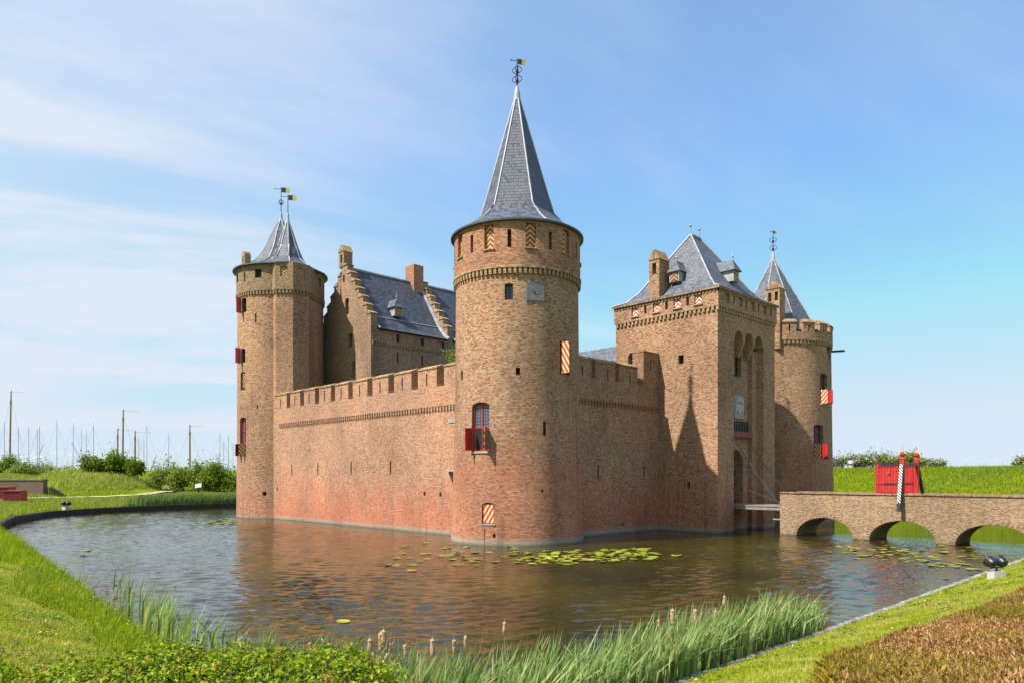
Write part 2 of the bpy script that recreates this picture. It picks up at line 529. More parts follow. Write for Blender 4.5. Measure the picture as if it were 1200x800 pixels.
M['black'] = plain('black_housing', (0.012, 0.013, 0.015), 0.32)
M['blue_black'] = plain('blue_housing', (0.012, 0.018, 0.05), 0.35)
M['inner_shade'] = plain('interior_shade', (0.008, 0.008, 0.01), 0.9)  # near-black colour stands in for the shade inside openings
M['white'] = plain('white_paint', (0.75, 0.74, 0.70), 0.6)
M['path'] = plain('sand_path', (0.40, 0.32, 0.22), 0.95, 0, 0.2, 1.5, 0.3)
M['kerb'] = plain('edging_stone', (0.25, 0.23, 0.20), 0.9, 0, 0.6, 2.2, 0.6)
M['pier'] = plain('twig_bark', (0.06, 0.045, 0.03), 0.9)

def planked(name, col, pitch=0.15, rough=0.5):
    m, g, b = new_mat(name)
    u, v, _ = g.sep(g.uv())
    ob = g.obj()
    xr = g.math('DIVIDE', u, pitch)
    fx = g.math('FRACT', xr)
    gap = g.rng(g.math('MINIMUM', fx, g.math('SUBTRACT', 1.0, fx)), 0.02, 0.10)
    wn = g.n('ShaderNodeTexWhiteNoise', noise_dimensions='1D'); g.put(wn.inputs['W'], g.math('FLOOR', xr))
    n = g.noise(g.vmul(ob, (3, 3, 0.7)), 2.2, 5, 0.7)
    c = g.mix(g.math('ADD', g.math('MULTIPLY', wn.outputs['Value'], 0.5), g.math('MULTIPLY', n, 0.5)), tuple(x * .72 for x in col), tuple(min(1, x * 1.22) for x in col))
    c = g.mix(g.rng(n, 0.62, 0.74, 0.0, 0.55), c, tuple(x * .5 + .07 for x in col))
    c = g.mix(g.rng(gap, 0, 1, .8, 0), c, (0.02, 0.008, 0.008))
    g.put(b.inputs['Base Color'], c)
    g.put(b.inputs['Roughness'], g.rng(n, .3, .7, rough - .12, rough + .15))
    g.put(b.inputs['Normal'], g.bump(gap, 0.6, 0.012))
    return m
M['red'] = planked('red_planks', (0.47, 0.020, 0.020))
M['dark_red'] = planked('dark_red_planks', (0.20, 0.016, 0.016))
M['pink_red'] = planked('faded_red_planks', (0.60, 0.10, 0.13))
def stripe_mat(name, c0, c1, period, kind):
    m, g, b = new_mat(name)
    u, v, _ = g.sep(g.uv())
    if kind == 'chevron':
        s = g.math('SUBTRACT', v, g.math('ABSOLUTE', u))
        s = g.math('ADD', v, g.math('MULTIPLY', g.math('ABSOLUTE', u), -0.9)) if False else g.math('ADD', v, g.math('ABSOLUTE', u))
    elif kind == 'diag':
        s = g.math('ADD', v, g.math('MULTIPLY', u, -1.6))
    else:
        s = g.math('ADD', v, g.math('MULTIPLY', u, 1.1))
    f = g.math('FRACT', g.math('DIVIDE', s, period))
    n = g.noise(g.obj(), 3.0, 5, 0.7)
    c = g.mix(g.math('GREATER_THAN', f, 0.5), c0, c1)
    c = g.mix(g.rng(n, 0.4, 0.75, 0.0, 0.35), c, (0.16, 0.12, 0.09))
    fx = g.math('FRACT', g.math('ADD', g.math('DIVIDE', u, 0.18), 0.5))
    c = g.mix(g.rng(g.math('MINIMUM', fx, g.math('SUBTRACT', 1.0, fx)), 0.02, 0.09, 0.6, 0.0), c, (0.03, 0.015, 0.01))
    g.put(b.inputs['Base Color'], c)
    b.inputs['Roughness'].default_value = 0.55
    return m
M['chev_purple'] = stripe_mat('yellow_purple_chevrons', (0.70, 0.38, 0.09), (0.17, 0.015, 0.035), 0.26, 'chevron')
M['chev_red'] = stripe_mat('white_red_chevrons', (0.72, 0.66, 0.56), (0.50, 0.03, 0.025), 0.26, 'chevron')
M['chev_dark'] = stripe_mat('ochre_red_chevrons', (0.50, 0.30, 0.07), (0.16, 0.012, 0.015), 0.26, 'chevron')
M['diag'] = stripe_mat('cream_red_diagonals', (0.72, 0.55, 0.25), (0.48, 0.025, 0.02), 0.42, 'diag')
M['diag_r'] = stripe_mat('cream_red_diagonals_steep', (0.75, 0.60, 0.32), (0.48, 0.025, 0.02), 0.34, 'other')
M['diag_dark'] = stripe_mat('ochre_black_diagonals', (0.45, 0.24, 0.05), (0.05, 0.01, 0.012), 0.36, 'other')
M['pole_stripe'] = stripe_mat('black_white_bands', (0.70, 0.70, 0.68), (0.015, 0.015, 0.018), 0.17, 'other')

def glass_mat():
    m, g, b = new_mat('leaded_glass')
    u, v, _ = g.sep(g.uv())
    gx = g.math('FRACT', g.math('DIVIDE', u, 0.17)); gy = g.math('FRACT', g.math('DIVIDE', v, 0.17))
    e = g.math('MINIMUM', g.math('MINIMUM', gx, g.math('SUBTRACT', 1.0, gx)), g.math('MINIMUM', gy, g.math('SUBTRACT', 1.0, gy)))
    f = g.math('LESS_THAN', e, 0.11)
    g.put(b.inputs['Base Color'], g.mix(f, (0.10, 0.125, 0.15), (0.03, 0.03, 0.032)))
    g.put(b.inputs['Roughness'], g.rng(g.noise(g.obj(), 4, 2), 0.3, 0.7, 0.12, 0.3))
    return m
M['glass'] = glass_mat()

def foliage(name, stops, trans=0.35, patch=None, pscale=0.5, straw=None):
    m = bpy.data.materials.new(name)
    m.use_nodes = True
    nt = m.node_tree
    g = G(nt)
    b = nt.nodes['Principled BSDF']; out = nt.nodes['Material Output']
    r = g.n('ShaderNodeNewGeometry').outputs['Random Per Island']
    c = g.ramp(r, stops)
    if patch:
        f = g.rng(g.noise(g.obj(), pscale, 4, 0.6), 0.42, 0.64)
        c = g.mix(f, c, g.mix(0.8, c, patch))
    if straw:
        ob = g.obj()
        f = g.math('MULTIPLY', g.rng(g.noise(ob, 0.33, 5, 0.65), 0.50, 0.66), g.rng(g.noise(ob, 2.6, 4, 0.7), 0.40, 0.58))
        c = g.mix(g.math('MULTIPLY', f, 0.75), c, straw)
        f = g.math('MULTIPLY', g.rng(g.noise(ob, 0.8, 3, 0.6), 0.56, 0.66), 0.55)
        c = g.mix(f, c, g.mix(1.0, c, (0.42, 0.58, 0.6), 'MULTIPLY'))
    g.put(b.inputs['Base Color'], c)
    b.inputs['Roughness'].default_value = 0.5
    b.inputs['Specular IOR Level'].default_value = 0.12
    t = g.n('ShaderNodeBsdfTranslucent')
    g.put(t.inputs['Color'], g.mix(1.0, c, (1.15, 1.25, 0.6), 'MULTIPLY'))
    mx = g.n('ShaderNodeMixShader')
    mx.inputs[0].default_value = trans
    nt.links.new(b.outputs[0], mx.inputs[1]); nt.links.new(t.outputs[0], mx.inputs[2])
    nt.links.new(mx.outputs[0], out.inputs['Surface'])
    return m
M['grass_long'] = foliage('long_grass', [(0, (0.13, 0.19, 0.003)), (0.5, (0.24, 0.32, 0.004)), (0.85, (0.35, 0.39, 0.008)), (1, (0.46, 0.40, 0.07))], 0.5, (0.10, 0.17, 0.004), 0.9, (0.42, 0.36, 0.10))
M['grass_lawn'] = foliage('lawn_grass', [(0, (0.19, 0.24, 0.004)), (0.5, (0.32, 0.36, 0.006)), (0.8, (0.43, 0.43, 0.02)), (1, (0.52, 0.44, 0.11))], 0.4, (0.52, 0.44, 0.13), 1.1, (0.50, 0.38, 0.15))
M['grass_far'] = foliage('meadow_grass', [(0, (0.13, 0.19, 0.006)), (0.5, (0.22, 0.29, 0.012)), (1, (0.40, 0.40, 0.08))], 0.45, (0.24, 0.25, 0.09), 0.12)
M['grass_pale'] = foliage('pale_grass', [(0, (0.13, 0.18, 0.02)), (0.4, (0.26, 0.31, 0.05)), (0.8, (0.42, 0.43, 0.14)), (1, (0.55, 0.50, 0.24))], 0.45)
M['grass_dyke'] = foliage('dyke_grass', [(0, (0.12, 0.19, 0.002)), (0.5, (0.20, 0.28, 0.003)), (1, (0.32, 0.36, 0.02))], 0.45, (0.15, 0.22, 0.04), 0.12)
M['reed'] = foliage('reed_blades', [(0, (0.10, 0.17, 0.045)), (0.5, (0.22, 0.31, 0.10)), (0.85, (0.34, 0.42, 0.18)), (0.94, (0.48, 0.46, 0.22)), (1, (0.60, 0.50, 0.28))], 0.35)
M['reed_far'] = foliage('far_reeds', [(0, (0.07, 0.13, 0.035)), (0.6, (0.12, 0.19, 0.06)), (1, (0.19, 0.24, 0.10))], 0.3)
M['hedge'] = foliage('hedge_leaves', [(0, (0.05, 0.11, 0.006)), (0.35, (0.14, 0.22, 0.010)), (0.75, (0.28, 0.35, 0.015)), (0.93, (0.44, 0.45, 0.05)), (0.97, (0.30, 0.10, 0.03)), (1, (0.34, 0.12, 0.05))], 0.35)
M['bush'] = foliage('bush_leaves', [(0, (0.065, 0.115, 0.010)), (0.5, (0.15, 0.215, 0.02)), (1, (0.28, 0.33, 0.06))], 0.45)
M['bush_light'] = foliage('light_bush_leaves', [(0, (0.08, 0.13, 0.014)), (0.5, (0.17, 0.225, 0.03)), (1, (0.33, 0.35, 0.11))], 0.4)
M['bush_dark'] = foliage('dark_bush_leaves', [(0, (0.055, 0.105, 0.008)), (0.5, (0.14, 0.21, 0.016)), (1, (0.27, 0.34, 0.045))], 0.5)
M['blossom_bush'] = foliage('blossoming_leaves', [(0, (0.06, 0.09, 0.025)), (0.55, (0.13, 0.17, 0.05)), (0.7, (0.36, 0.34, 0.22)), (1, (0.50, 0.46, 0.34))], 0.25)
M['yew'] = foliage('browned_yew_sprigs', [(0, (0.11, 0.045, 0.012)), (0.35, (0.26, 0.12, 0.035)), (0.7, (0.40, 0.215, 0.08)), (1, (0.58, 0.38, 0.18))], 0.2, (0.17, 0.15, 0.008), 0.55)
M['yew_edge'] = foliage('yellow_yew_sprigs', [(0, (0.10, 0.10, 0.012)), (0.5, (0.24, 0.19, 0.02)), (1, (0.42, 0.26, 0.03))], 0.25)
M['pad'] = foliage('pad_leaf', [(0, (0.13, 0.15, 0.02)), (0.5, (0.23, 0.25, 0.02)), (0.9, (0.33, 0.33, 0.05)), (1, (0.36, 0.22, 0.05))], 0.05)
M['pad_dull'] = foliage('dull_pad_leaf', [(0, (0.13, 0.14, 0.025)), (0.6, (0.22, 0.22, 0.04)), (1, (0.30, 0.24, 0.06))], 0.05)
M['spike'] = plain('cattail_fluff', (0.40, 0.26, 0.145), 0.95, 0, 0.3, 25, 0.8)
M['stalk'] = plain('dry_stalk', (0.30, 0.24, 0.12), 0.8)

# ------------------------------------------------------------------ terrain
CX, CY = 0.05, 63.4            # the middle of the castle in the viewer's frame
SHORE = [(-1.2, 9.2), (0.8, 10.0), (2.8, 12.2), (6.4, 15.6), (13.2, 22.2), (21.4, 30.2), (28, 36.2), (35, 43.5), (39.5, 52), (41.5, 63), (39, 77), (31, 90), (18, 99),
         (0, 103), (-16, 100), (-27, 91), (-32.4, 84.5), (-37.5, 78.5), (-40.9, 72.0), (-41.6, 65), (-39, 56.5), (-36.2, 51.5), (-33, 46.5), (-29.0, 42.0), (-18.5, 28.9),
         (-12.9, 21.9), (-10.3, 18.6), (-8.3, 16.2), (-6, 13.3), (-3.5, 10.8)]
def shore_table():
    ang, rad = [], []
    pts = SHORE
    for k in range(len(pts)):
        a, b = np.array(pts[k]), np.array(pts[(k + 1) % len(pts)])
        for t in np.linspace(0, 1, 24, endpoint=False):
            p = a + (b - a) * t
            ang.append(math.atan2(p[1] - CY, p[0] - CX)); rad.append(math.hypot(p[0] - CX, p[1] - CY))
    o = np.argsort(ang)
    return np.array(ang)[o], np.array(rad)[o]
SA, SR = shore_table()
# round the corners of the bank a little
def shoreR(th):
    th = (np.asarray(th) + PI) % (2 * PI) - PI
    r = 0
    for k in (-0.012, 0, 0.012):
        r = r + np.interp(th + k, SA, SR, period=2 * PI)
    return r / 3
DK = [0, 1.0, 3, 4, 9, 12, 20, 25, 45, 55, 62, 80, 120]
PROF = {'near': [.20, .48, .98, 1.22, 1.68, 1.78, 1.9, 1.9, 1.9, 1.9, 1.9, 1.9, 1.9],
        'left': [.50, .58, .75, .85, 1.10, 1.2, 1.35, 1.4, 3.0, 4.7, 4.5, 0.0, -1.0],
        'right': [.25, .6, 1.5, 2.0, 4.1, 4.5, 4.5, 4.5, 4.4, 4.2, 2.5, 0.5, -1.0],
        'land': [.3, .8, 1.8, 2.0, 2.0, 2.1, 2.4, 2.8, 3.0, 3.0, 2.5, 0.5, -1.0]}
TK = [(-180, 'left'), (-168, 'left'), (-155, 'near'), (-58, 'near'), (-46, 'land'), (-36, 'right'), (70, 'right'), (95, 'left'), (180, 'left')]
TKA = np.array([R(a) for a, _ in TK])
TKM = np.array([PROF[p] for _, p in TK])
def gz(X, Y, rough=True):
    X = np.asarray(X, float); Y = np.asarray(Y, float)
    th = np.arctan2(Y - CY, X - CX); d = np.hypot(X - CX, Y - CY) - shoreR(th)
    z = np.zeros_like(d)
    w = np.interp(th, TKA, np.arange(len(TKA)))
    i = np.clip(np.floor(w).astype(int), 0, len(TKA) - 2); fr = w - i
    for k in range(len(DK) - 1):
        m = (d >= DK[k]) & (d < DK[k + 1]) if k < len(DK) - 2 else (d >= DK[k])
        if not m.any(): continue
        t = np.clip((d[m] - DK[k]) / (DK[k + 1] - DK[k]), 0, 1)
        lo = TKM[i[m], k] * (1 - t) + TKM[i[m], k + 1] * t
        hi = TKM[i[m] + 1, k] * (1 - t) + TKM[i[m] + 1, k + 1] * t
        z[m] = lo * (1 - fr[m]) + hi * fr[m]
    # mounds on the far left bank: a long grassy one and the fill behind the low wall
    z = z + 2.25 * np.exp(-(((X + 54.2) / 6.4) ** 2 + ((Y - 94.5) / 5.4) ** 2) ** 2.0)
    z = z + 1.55 * np.exp(-(((X + 66) / 9.0) ** 2 + ((Y - 95) / 6.5) ** 2) ** 2)
    if rough:
        k = np.clip(d / 2.0, 0, 1)
        z = z + k * (0.035 * np.sin(X * 1.7 + 1.3 * np.sin(Y * .9)) * np.sin(Y * 1.3 + X * .4) + 0.02 * np.sin(X * 4.1) * np.sin(Y * 3.7 + 1))
    return z
def dshore(X, Y):
    th = np.arctan2(np.asarray(Y) - CY, np.asarray(X) - CX)
    return np.hypot(np.asarray(X) - CX, np.asarray(Y) - CY) - shoreR(th)
def wpts(X, Y, z):
    a, b = cw(np.asarray(X), np.asarray(Y))
    return np.stack([a, b, np.broadcast_to(z, np.shape(X))], 1)

def ground_mat():
    m, g, b = new_mat('turf')
    ob = g.obj()
    n1 = g.noise(ob, 0.35, 5, 0.6); n2 = g.noise(ob, 6.0, 5, 0.75); n3 = g.noise(ob, 45.0, 3, 0.7)
    c = g.mix(g.rng(n1, 0.35, 0.65), (0.14, 0.20, 0.004), (0.24, 0.28, 0.008))
    c = g.mix(g.rng(n2, 0.5, 0.75, 0.0, 0.7), c, (0.28, 0.26, 0.04))
    c = g.mix(g.rng(n3, 0.35, 0.7, 0.55, 0.0), c, (0.06, 0.075, 0.006))
    g.put(b.inputs['Base Color'], c)
    b.inputs['Roughness'].default_value = 0.95
    b.inputs['Specular IOR Level'].default_value = 0.1
    g.put(b.inputs['Normal'], g.bump(g.math('ADD', n2, g.math('MULTIPLY', n3, 0.5)), 0.9, 0.06))
    return m
def build_ground():
    NA = 900
    offs = [-30, -6, -1.2, -0.02, 0.0] + [0.3, 0.6, 1.0, 1.5, 2, 2.5, 3, 3.5, 4, 4.7, 5.5, 6.3, 7.2, 8.2, 9.2, 10.4, 12, 14, 16, 18, 20, 23, 26, 30, 34, 38, 42, 46, 50, 55, 60, 66, 72, 80, 90, 100, 120, 160, 240, 400, 800, 1600, 3000]
    th = np.linspace(-PI, PI, NA, endpoint=False)
    Rr = shoreR(th)
    co = []
    for d in offs:
        r = np.maximum(Rr + d, 1.0)
        X = CX + r * np.cos(th); Y = CY + r * np.sin(th)
        if d < -0.5: z = np.full(NA, -1.6)
        elif d < 0: z = np.full(NA, -1.2)
        else: z = gz(X, Y)
        co.append(wpts(X, Y, z))
    co = np.concatenate(co)
    fl = []
    for k in range(len(offs) - 1):
        a = np.arange(NA); b2 = (a + 1) % NA
        fl.append(np.stack([k * NA + a, (k + 1) * NA + a, (k + 1) * NA + b2, k * NA + b2], 1))
    fl = np.concatenate(fl)[:, ::1]
    o = np_mesh('ground', co, fl.ravel(), np.arange(len(fl)) * 4, ground_mat(), smooth=True)
    tag(o, kind='structure')
build_ground()

def water_mat():
    m, g, b = new_mat('moat_water')
    ob = g.obj()
    rot = g.n('ShaderNodeVectorRotate', rotation_type='Z_AXIS')
    g.put(rot.inputs['Vector'], ob); rot.inputs['Angle'].default_value = math.atan2(VY, VX) + R(8)
    p = rot.outputs[0]
    a = g.noise(g.vmul(p, (0.55, 1.35, 1.0)), 1.25, 3, 0.55, 0.25)
    c = g.noise(g.vmul(p, (0.6, 1.2, 1.0)), 4.2, 3, 0.6, 0.3)
    patch = g.rng(g.noise(g.vmul(p, (1, 1.6, 1)), 0.07, 3, 0.5), 0.32, 0.62, 0.40, 1.15)
    h = g.math('ADD', g.math('MULTIPLY', a, 1.0), g.math('MULTIPLY', c, 0.34))
    wx, wy, _ = g.sep(ob)
    lee = g.math('MULTIPLY', g.rng(wx, 16.0, 19.0), g.rng(wy, 6.0, 2.0))      # sheltered water behind the bridge
    patch = g.math('MULTIPLY', patch, g.rng(lee, 0.0, 1.0, 1.0, 0.16))
    h = g.math('MULTIPLY', h, patch)
    murk = g.noise(p, 0.12, 4, 0.6)
    g.put(b.inputs['Base Color'], g.mix(g.rng(murk, 0.35, 0.65), (0.012, 0.012, 0.005), (0.046, 0.037, 0.004)))
    b.inputs['Roughness'].default_value = 0.04
    b.inputs['IOR'].default_value = 1.5
    g.put(b.inputs['Normal'], g.bump(h, 1.0, 0.06))
    return m
def build_water():
    """one sheet: real wind waves over the moat, flat far beyond it"""
    rg = np.random.default_rng(91)
    rows = [7.5]
    while rows[-1] < 116: rows.append(rows[-1] + min(.30, .042 + .0032 * (rows[-1] - 7.5)))
    rows = np.array(rows)
    ang = np.tan(np.linspace(R(-50), R(50), 1000))
    Y = np.repeat(rows, len(ang)); X = np.repeat(rows[:, None], len(ang), 1).ravel() * np.tile(ang, len(rows))
    step = np.interp(Y, rows[:-1], np.diff(rows))
    gust = .5 + .5 * np.sin(X * .11 + 1.7 * np.sin(Y * .07) + 1) * np.sin(Y * .13 + 1.2 * np.sin(X * .06))
    gust = .35 + .85 * gust
    a_, b_ = cw(X, Y)
    lee = np.clip((a_ - 15.5) / 3, 0, 1) * np.clip((4 - b_) / 4, 0, 1)
    gust = gust * (1 - .88 * lee)
    gust = gust * np.clip(.35 + (-dshore(X, Y)) / 5.0, .3, 1)
    # calmer under the walls
    gust = gust * np.clip(.30 + np.hypot(np.maximum(np.maximum(-1 - a_, 0), 0), np.maximum(-2 - b_, 0)) / 9.0, .3, 1)
    z = np.zeros_like(X)
    for i in range(54):
        lam = .16 * (.95 / .16) ** rg.random()
        th = R(90) + rg.normal() * R(27)
        k = 2 * PI / lam
        am = .033 * (lam ** .22) / k
        att = np.clip(lam / step / 3.0 - .35, 0, 1)
        ph = k * (X * math.cos(th) + Y * math.sin(th)) + rg.uniform(0, 6.28)
        z += am * att * np.sin(ph + .25 * np.sin(.31 * X + i))
    z *= gust * WAVE
    co = wpts(X, Y, z)
    nr, nc = len(rows), len(ang)
    i0 = (np.arange(nr - 1)[:, None] * nc + np.arange(nc - 1)[None, :]).ravel()
    q = np.stack([i0, i0 + 1, i0 + nc + 1, i0 + nc], 1)
    far = np.array([(*cw(-3000, -1500), -.16), (*cw(3000, -1500), -.16), (*cw(3000, 4500), -.16), (*cw(-3000, 4500), -.16)])
    n = len(co)
    q = np.concatenate([q, [[n, n + 1, n + 2, n + 3]]])
    o = np_mesh('water', np.concatenate([co, far]), q.ravel(), np.arange(len(q)) * 4, water_mat(), None, True)
    tag(o, kind='structure')
WAVE = 1.12
build_water()

# stone edging of the near right bank, timber revetment of the far left bank
def edge_strip(name, a0, a1, wdt, z0, z1, mat, inset, broken=0.0):
    mb = MB()
    n = int(abs(a1 - a0) * 3)
    th = np.linspace(R(a0), R(a1), n)
    Rr = shoreR(th)
    for i in range(n - 1):
        j = 0.0 if not broken else random.uniform(-broken, broken)
        zt = z1 + (0 if not broken else random.uniform(-broken, broken) * .5)
        pl = []
        for (k, e) in ((i, -inset), (i + 1, -inset), (i + 1, wdt - inset), (i, wdt - inset)):
            r = Rr[k] + e + j * .5
            t = th[k] + (0.0004 if k == i else -0.0004)
            pl.append(cw(CX + r * math.cos(t), CY + r * math.sin(t)))
        mb.prism(pl, z0, zt)
    return tag(mb.build(name, mat), kind='structure')
edge_strip('kerb', -96, -44, 0.34, -0.6, 0.235, M['kerb'], 0.06, 0.03)
edge_strip('timber_edging', 120, 203, 0.35, -0.8, 0.53, M['dark_wood'], 0.1, 0.03)

# sand path on the far left bank
def strip(name, pts, width, mat, lift=0.03):
    mb = MB()
    P = []
    for (x0, y0), (x1, y1) in zip(pts, pts[1:]):
        for t in np.linspace(0, 1, 8, endpoint=False):
            P.append((x0 + (x1 - x0) * t, y0 + (y1 - y0) * t))
    P.append(pts[-1])
    L, Rt = [], []
    for i, p in enumerate(P):
        q0, q1 = P[max(i - 1, 0)], P[min(i + 1, len(P) - 1)]
        dx, dy = q1[0] - q0[0], q1[1] - q0[1]; l = math.hypot(dx, dy)
        nx, ny = -dy / l * width / 2, dx / l * width / 2
        for lst, s in ((L, 1), (Rt, -1)):
            X, Y = p[0] + s * nx, p[1] + s * ny
            lst.append((*cw(X, Y), float(gz(np.array([p[0]]), np.array([p[1]]))[0]) + lift + 0.10))
    for i in range(len(P) - 1):
        mb.face([Rt[i], Rt[i + 1], L[i + 1], L[i]])
    return tag(mb.build(name, mat), kind='structure')
strip('path', [(-66, 74), (-58, 75.5), (-53, 77.5), (-50.5, 79.5), (-48, 82.5), (-46.6, 88), (-46.3, 95), (-48, 103), (-55, 115)], 2.6, M['path'])

# ------------------------------------------------------------------ castle helpers
def slit_cut(mb, F, w, h, deep=0.9, out=0.6):
    t = MB(F); t.box(-w / 2, w / 2, -out, deep, -h / 2, h / 2)
    mb.v_off = len(mb.v)
    for f in t.f:
        mb.face([F @ t.v[i] for i in f], [t.uv[i] for i in f])
def arch_cut(mb, F, w, z0, zs, zt, deep, out=0.6, n=10):
    """opening with a rounded head, local: spring zs, top zt"""
    poly = [(-w / 2, z0), (w / 2, z0), (w / 2, zs)]
    for k in range(1, n):
        a = PI * k / n
        poly.append((w / 2 * math.cos(a), zs + (zt - zs) * math.sin(a)))
    poly.append((-w / 2, zs))
    t = MB(); t.extrude(poly, 'y', -out, deep)
    for f in t.f:
        mb.face([F @ t.v[i] for i in f], [t.uv[i] for i in f])

def window(parent, F, w, h, deep=0.3, frame_mat='red', mullion=True, transom=0.0, pane='glass'):
    """a window set into its opening: frame with a pane behind it"""
    fw = 0.07
    mb = MB(F)
    d0, d1 = deep - 0.1, deep
    mb.box(-w / 2, -w / 2 + fw, d0, d1, -h / 2, h / 2); mb.box(w / 2 - fw, w / 2, d0, d1, -h / 2, h / 2)
    mb.box(-w / 2 + fw, w / 2 - fw, d0, d1, -h / 2, -h / 2 + fw); mb.box(-w / 2 + fw, w / 2 - fw, d0, d1, h / 2 - fw, h / 2)
    if mullion: mb.box(-fw / 2, fw / 2, d0 + .01, d1 - .01, -h / 2 + fw, h / 2 - fw)
    if transom is not None: mb.box(-w / 2 + fw, w / 2 - fw, d0 + .005, d1 - .005, transom - fw / 2, transom + fw / 2)
    o = mb.build('window', M[frame_mat], parent)
    p = MB(F); p.box(-w / 2 + fw * .5, w / 2 - fw * .5, d1 - 0.04, d1 - 0.02, -h / 2 + fw * .5, h / 2 - fw * .5)
    p.build('pane', M[pane], o)
    return o

def panel(parent, F, w, h, mat, deep=0.12, th=0.06, name='shutter'):
    mb = MB(F); mb.box(-w / 2, w / 2, deep, deep + th, -h / 2, h / 2)
    return mb.build(name, M[mat], parent)

def leaf_open(parent, F, hinge, width, h, zc, ang, mat, name='shutter'):
    """a shutter leaf hinged at local a = hinge, swung out by ang (degrees from the wall plane)"""
    s = 1 if hinge > 0 else -1
    c, n = math.cos(R(ang)), math.sin(R(ang))
    Rm = F @ Matrix.Translation((hinge, -0.03, zc)) @ Matrix(((s * c, s * n * 1.0, 0, 0), (-n, c, 0, 0), (0, 0, 1, 0), (0, 0, 0, 1)))
    mb = MB(Rm); mb.box(0, width, -0.05, 0.0, -h / 2, h / 2)
    return mb.build(name, M[mat], parent)

def ring_frieze(c, r, z, parent, n, mat, hgt=0.32, out=0.14):
    mb = MB()
    prof = [(r - .05, z), (r + out, z), (r + out, z + .14), (r + out - .04, z + .14), (r - .05, z + .16)]
    mb.lathe(c, prof, 72, True, 0, False)
    for i in range(n):
        a0, a1 = 2 * PI * (i + .0) / n, 2 * PI * (i + .56) / n
        P = lambda rr, a: (c[0] + rr * math.cos(a), c[1] + rr * math.sin(a))
        mb.prism([P(r - .05, a0), P(r + out - .03, a0), P(r + out - .03, a1), P(r - .05, a1)], z - hgt, z + .01, [P(r - .05, a0), P(r + out - .02, a0), P(r + out - .02, a1), P(r - .05, a1)])
    return mb.build('frieze', M[mat], parent)

def line_frieze(parent, axis, c, s, a0, a1, z, pitch, mat, hgt=0.24, out=0.12, band='same'):
    """row of little corbels under a moulding along a straight wall; s = -1: proud towards -axis"""
    mb = MB()
    def bx(p, q, d, z0, z1):
        lo, hi = (c - d, c + .04) if s < 0 else (c - .04, c + d)
        if axis == 'x': mb.box(lo, hi, p, q, z0, z1)
        else: mb.box(p, q, lo, hi, z0, z1)
    n = int((a1 - a0) / pitch)
    for i in range(n):
        p = a0 + (a1 - a0) * i / n
        bx(p, p + pitch * .55, out - .02, z - hgt, z + .005)
    bx(a0, a1, out, z, z + .12)
    return mb.build('frieze', M[mat], parent)

def hip_trim(mb, pts, r=0.09):
    mb.tube(pts, r, 6)

def spire(c, parent, rings, n, a0, eave, mat, trim=True, tr=0.05):
    """bell-cast spire: eave = (r, z) of the round eave, rings = polygon rings [(r, z)...] up to the apex"""
    mb = MB()
    m = 12 * n
    # skirt: from the round eave to the polygon
    (re, ze), (rk, zk) = eave, rings[0]
    def poly_pt(r, a):
        step = 2 * PI / n
        k = math.floor((a - a0) / step); t = (a - a0) / step - k
        A, B = a0 + k * step, a0 + (k + 1) * step
        return (c[0] + r * (math.cos(A) * (1 - t) + math.cos(B) * t), c[1] + r * (math.sin(A) * (1 - t) + math.sin(B) * t))
    steps = 5
    def ring(s):
        out = []
        f = s / steps
        rr = re + (rk - re) * f
        z = ze + (zk - ze) * (f ** 1.25)
        for i in range(m):
            a = a0 + 2 * PI * i / m
            q = poly_pt(rk, a); e = (c[0] + re * math.cos(a), c[1] + re * math.sin(a))
            out.append((e[0] + (q[0] - e[0]) * f, e[1] + (q[1] - e[1]) * f, z))
        return out
    lv = [ring(s) for s in range(steps + 1)]
    for s in range(steps):
        for i in range(m):
            j = (i + 1) % m
            ua, ub = re * .8 * 2 * PI * i / m, re * .8 * 2 * PI * (i + 1) / m
            v0, v1 = s * 0.45, (s + 1) * 0.45
            mb.face([lv[s][i], lv[s][j], lv[s + 1][j], lv[s + 1][i]], [(ua, v0), (ub, v0), (ub, v1), (ua, v1)], True)
    # eave soffit
    low = [(x, y, z - 0.10) for x, y, z in lv[0]]
    for i in range(m):
        j = (i + 1) % m
        mb.face([low[i], low[j], lv[0][j], lv[0][i]])
        inn = lambda p: (c[0] + (p[0] - c[0]) * .86, c[1] + (p[1] - c[1]) * .86, p[2])
        mb.face([inn(low[i]), inn(low[j]), low[j], low[i]])
    V = lambda r, k, z: Vector((c[0] + r * math.cos(a0 + 2 * PI * k / n), c[1] + r * math.sin(a0 + 2 * PI * k / n), z))
    for (r0, z0), (r1, z1) in zip(rings, rings[1:]):
        for k in range(n):
            mb.face([V(r0, k, z0), V(r0, k + 1, z0), V(r1, k + 1, z1), V(r1, k, z1)])
    o = mb.build('roof', M[mat], parent)
    if trim:
        t = MB()
        for k in range(n):
            i = (12 * k) % m
            pts = [Vector(lv[s][i]) + Vector((0, 0, .02)) for s in range(steps)] + [V(r, k, z) for r, z in rings]
            t.tube(pts, tr, 5)
        (ra, za) = rings[-1]
        t.lathe(c, [(ra + .10, za - .25), (ra + .06, za + .2), (.10, za + .5), (.06, za + .6)], 10)
        t.build('ridge_trim', M['lead'], o)
    return o

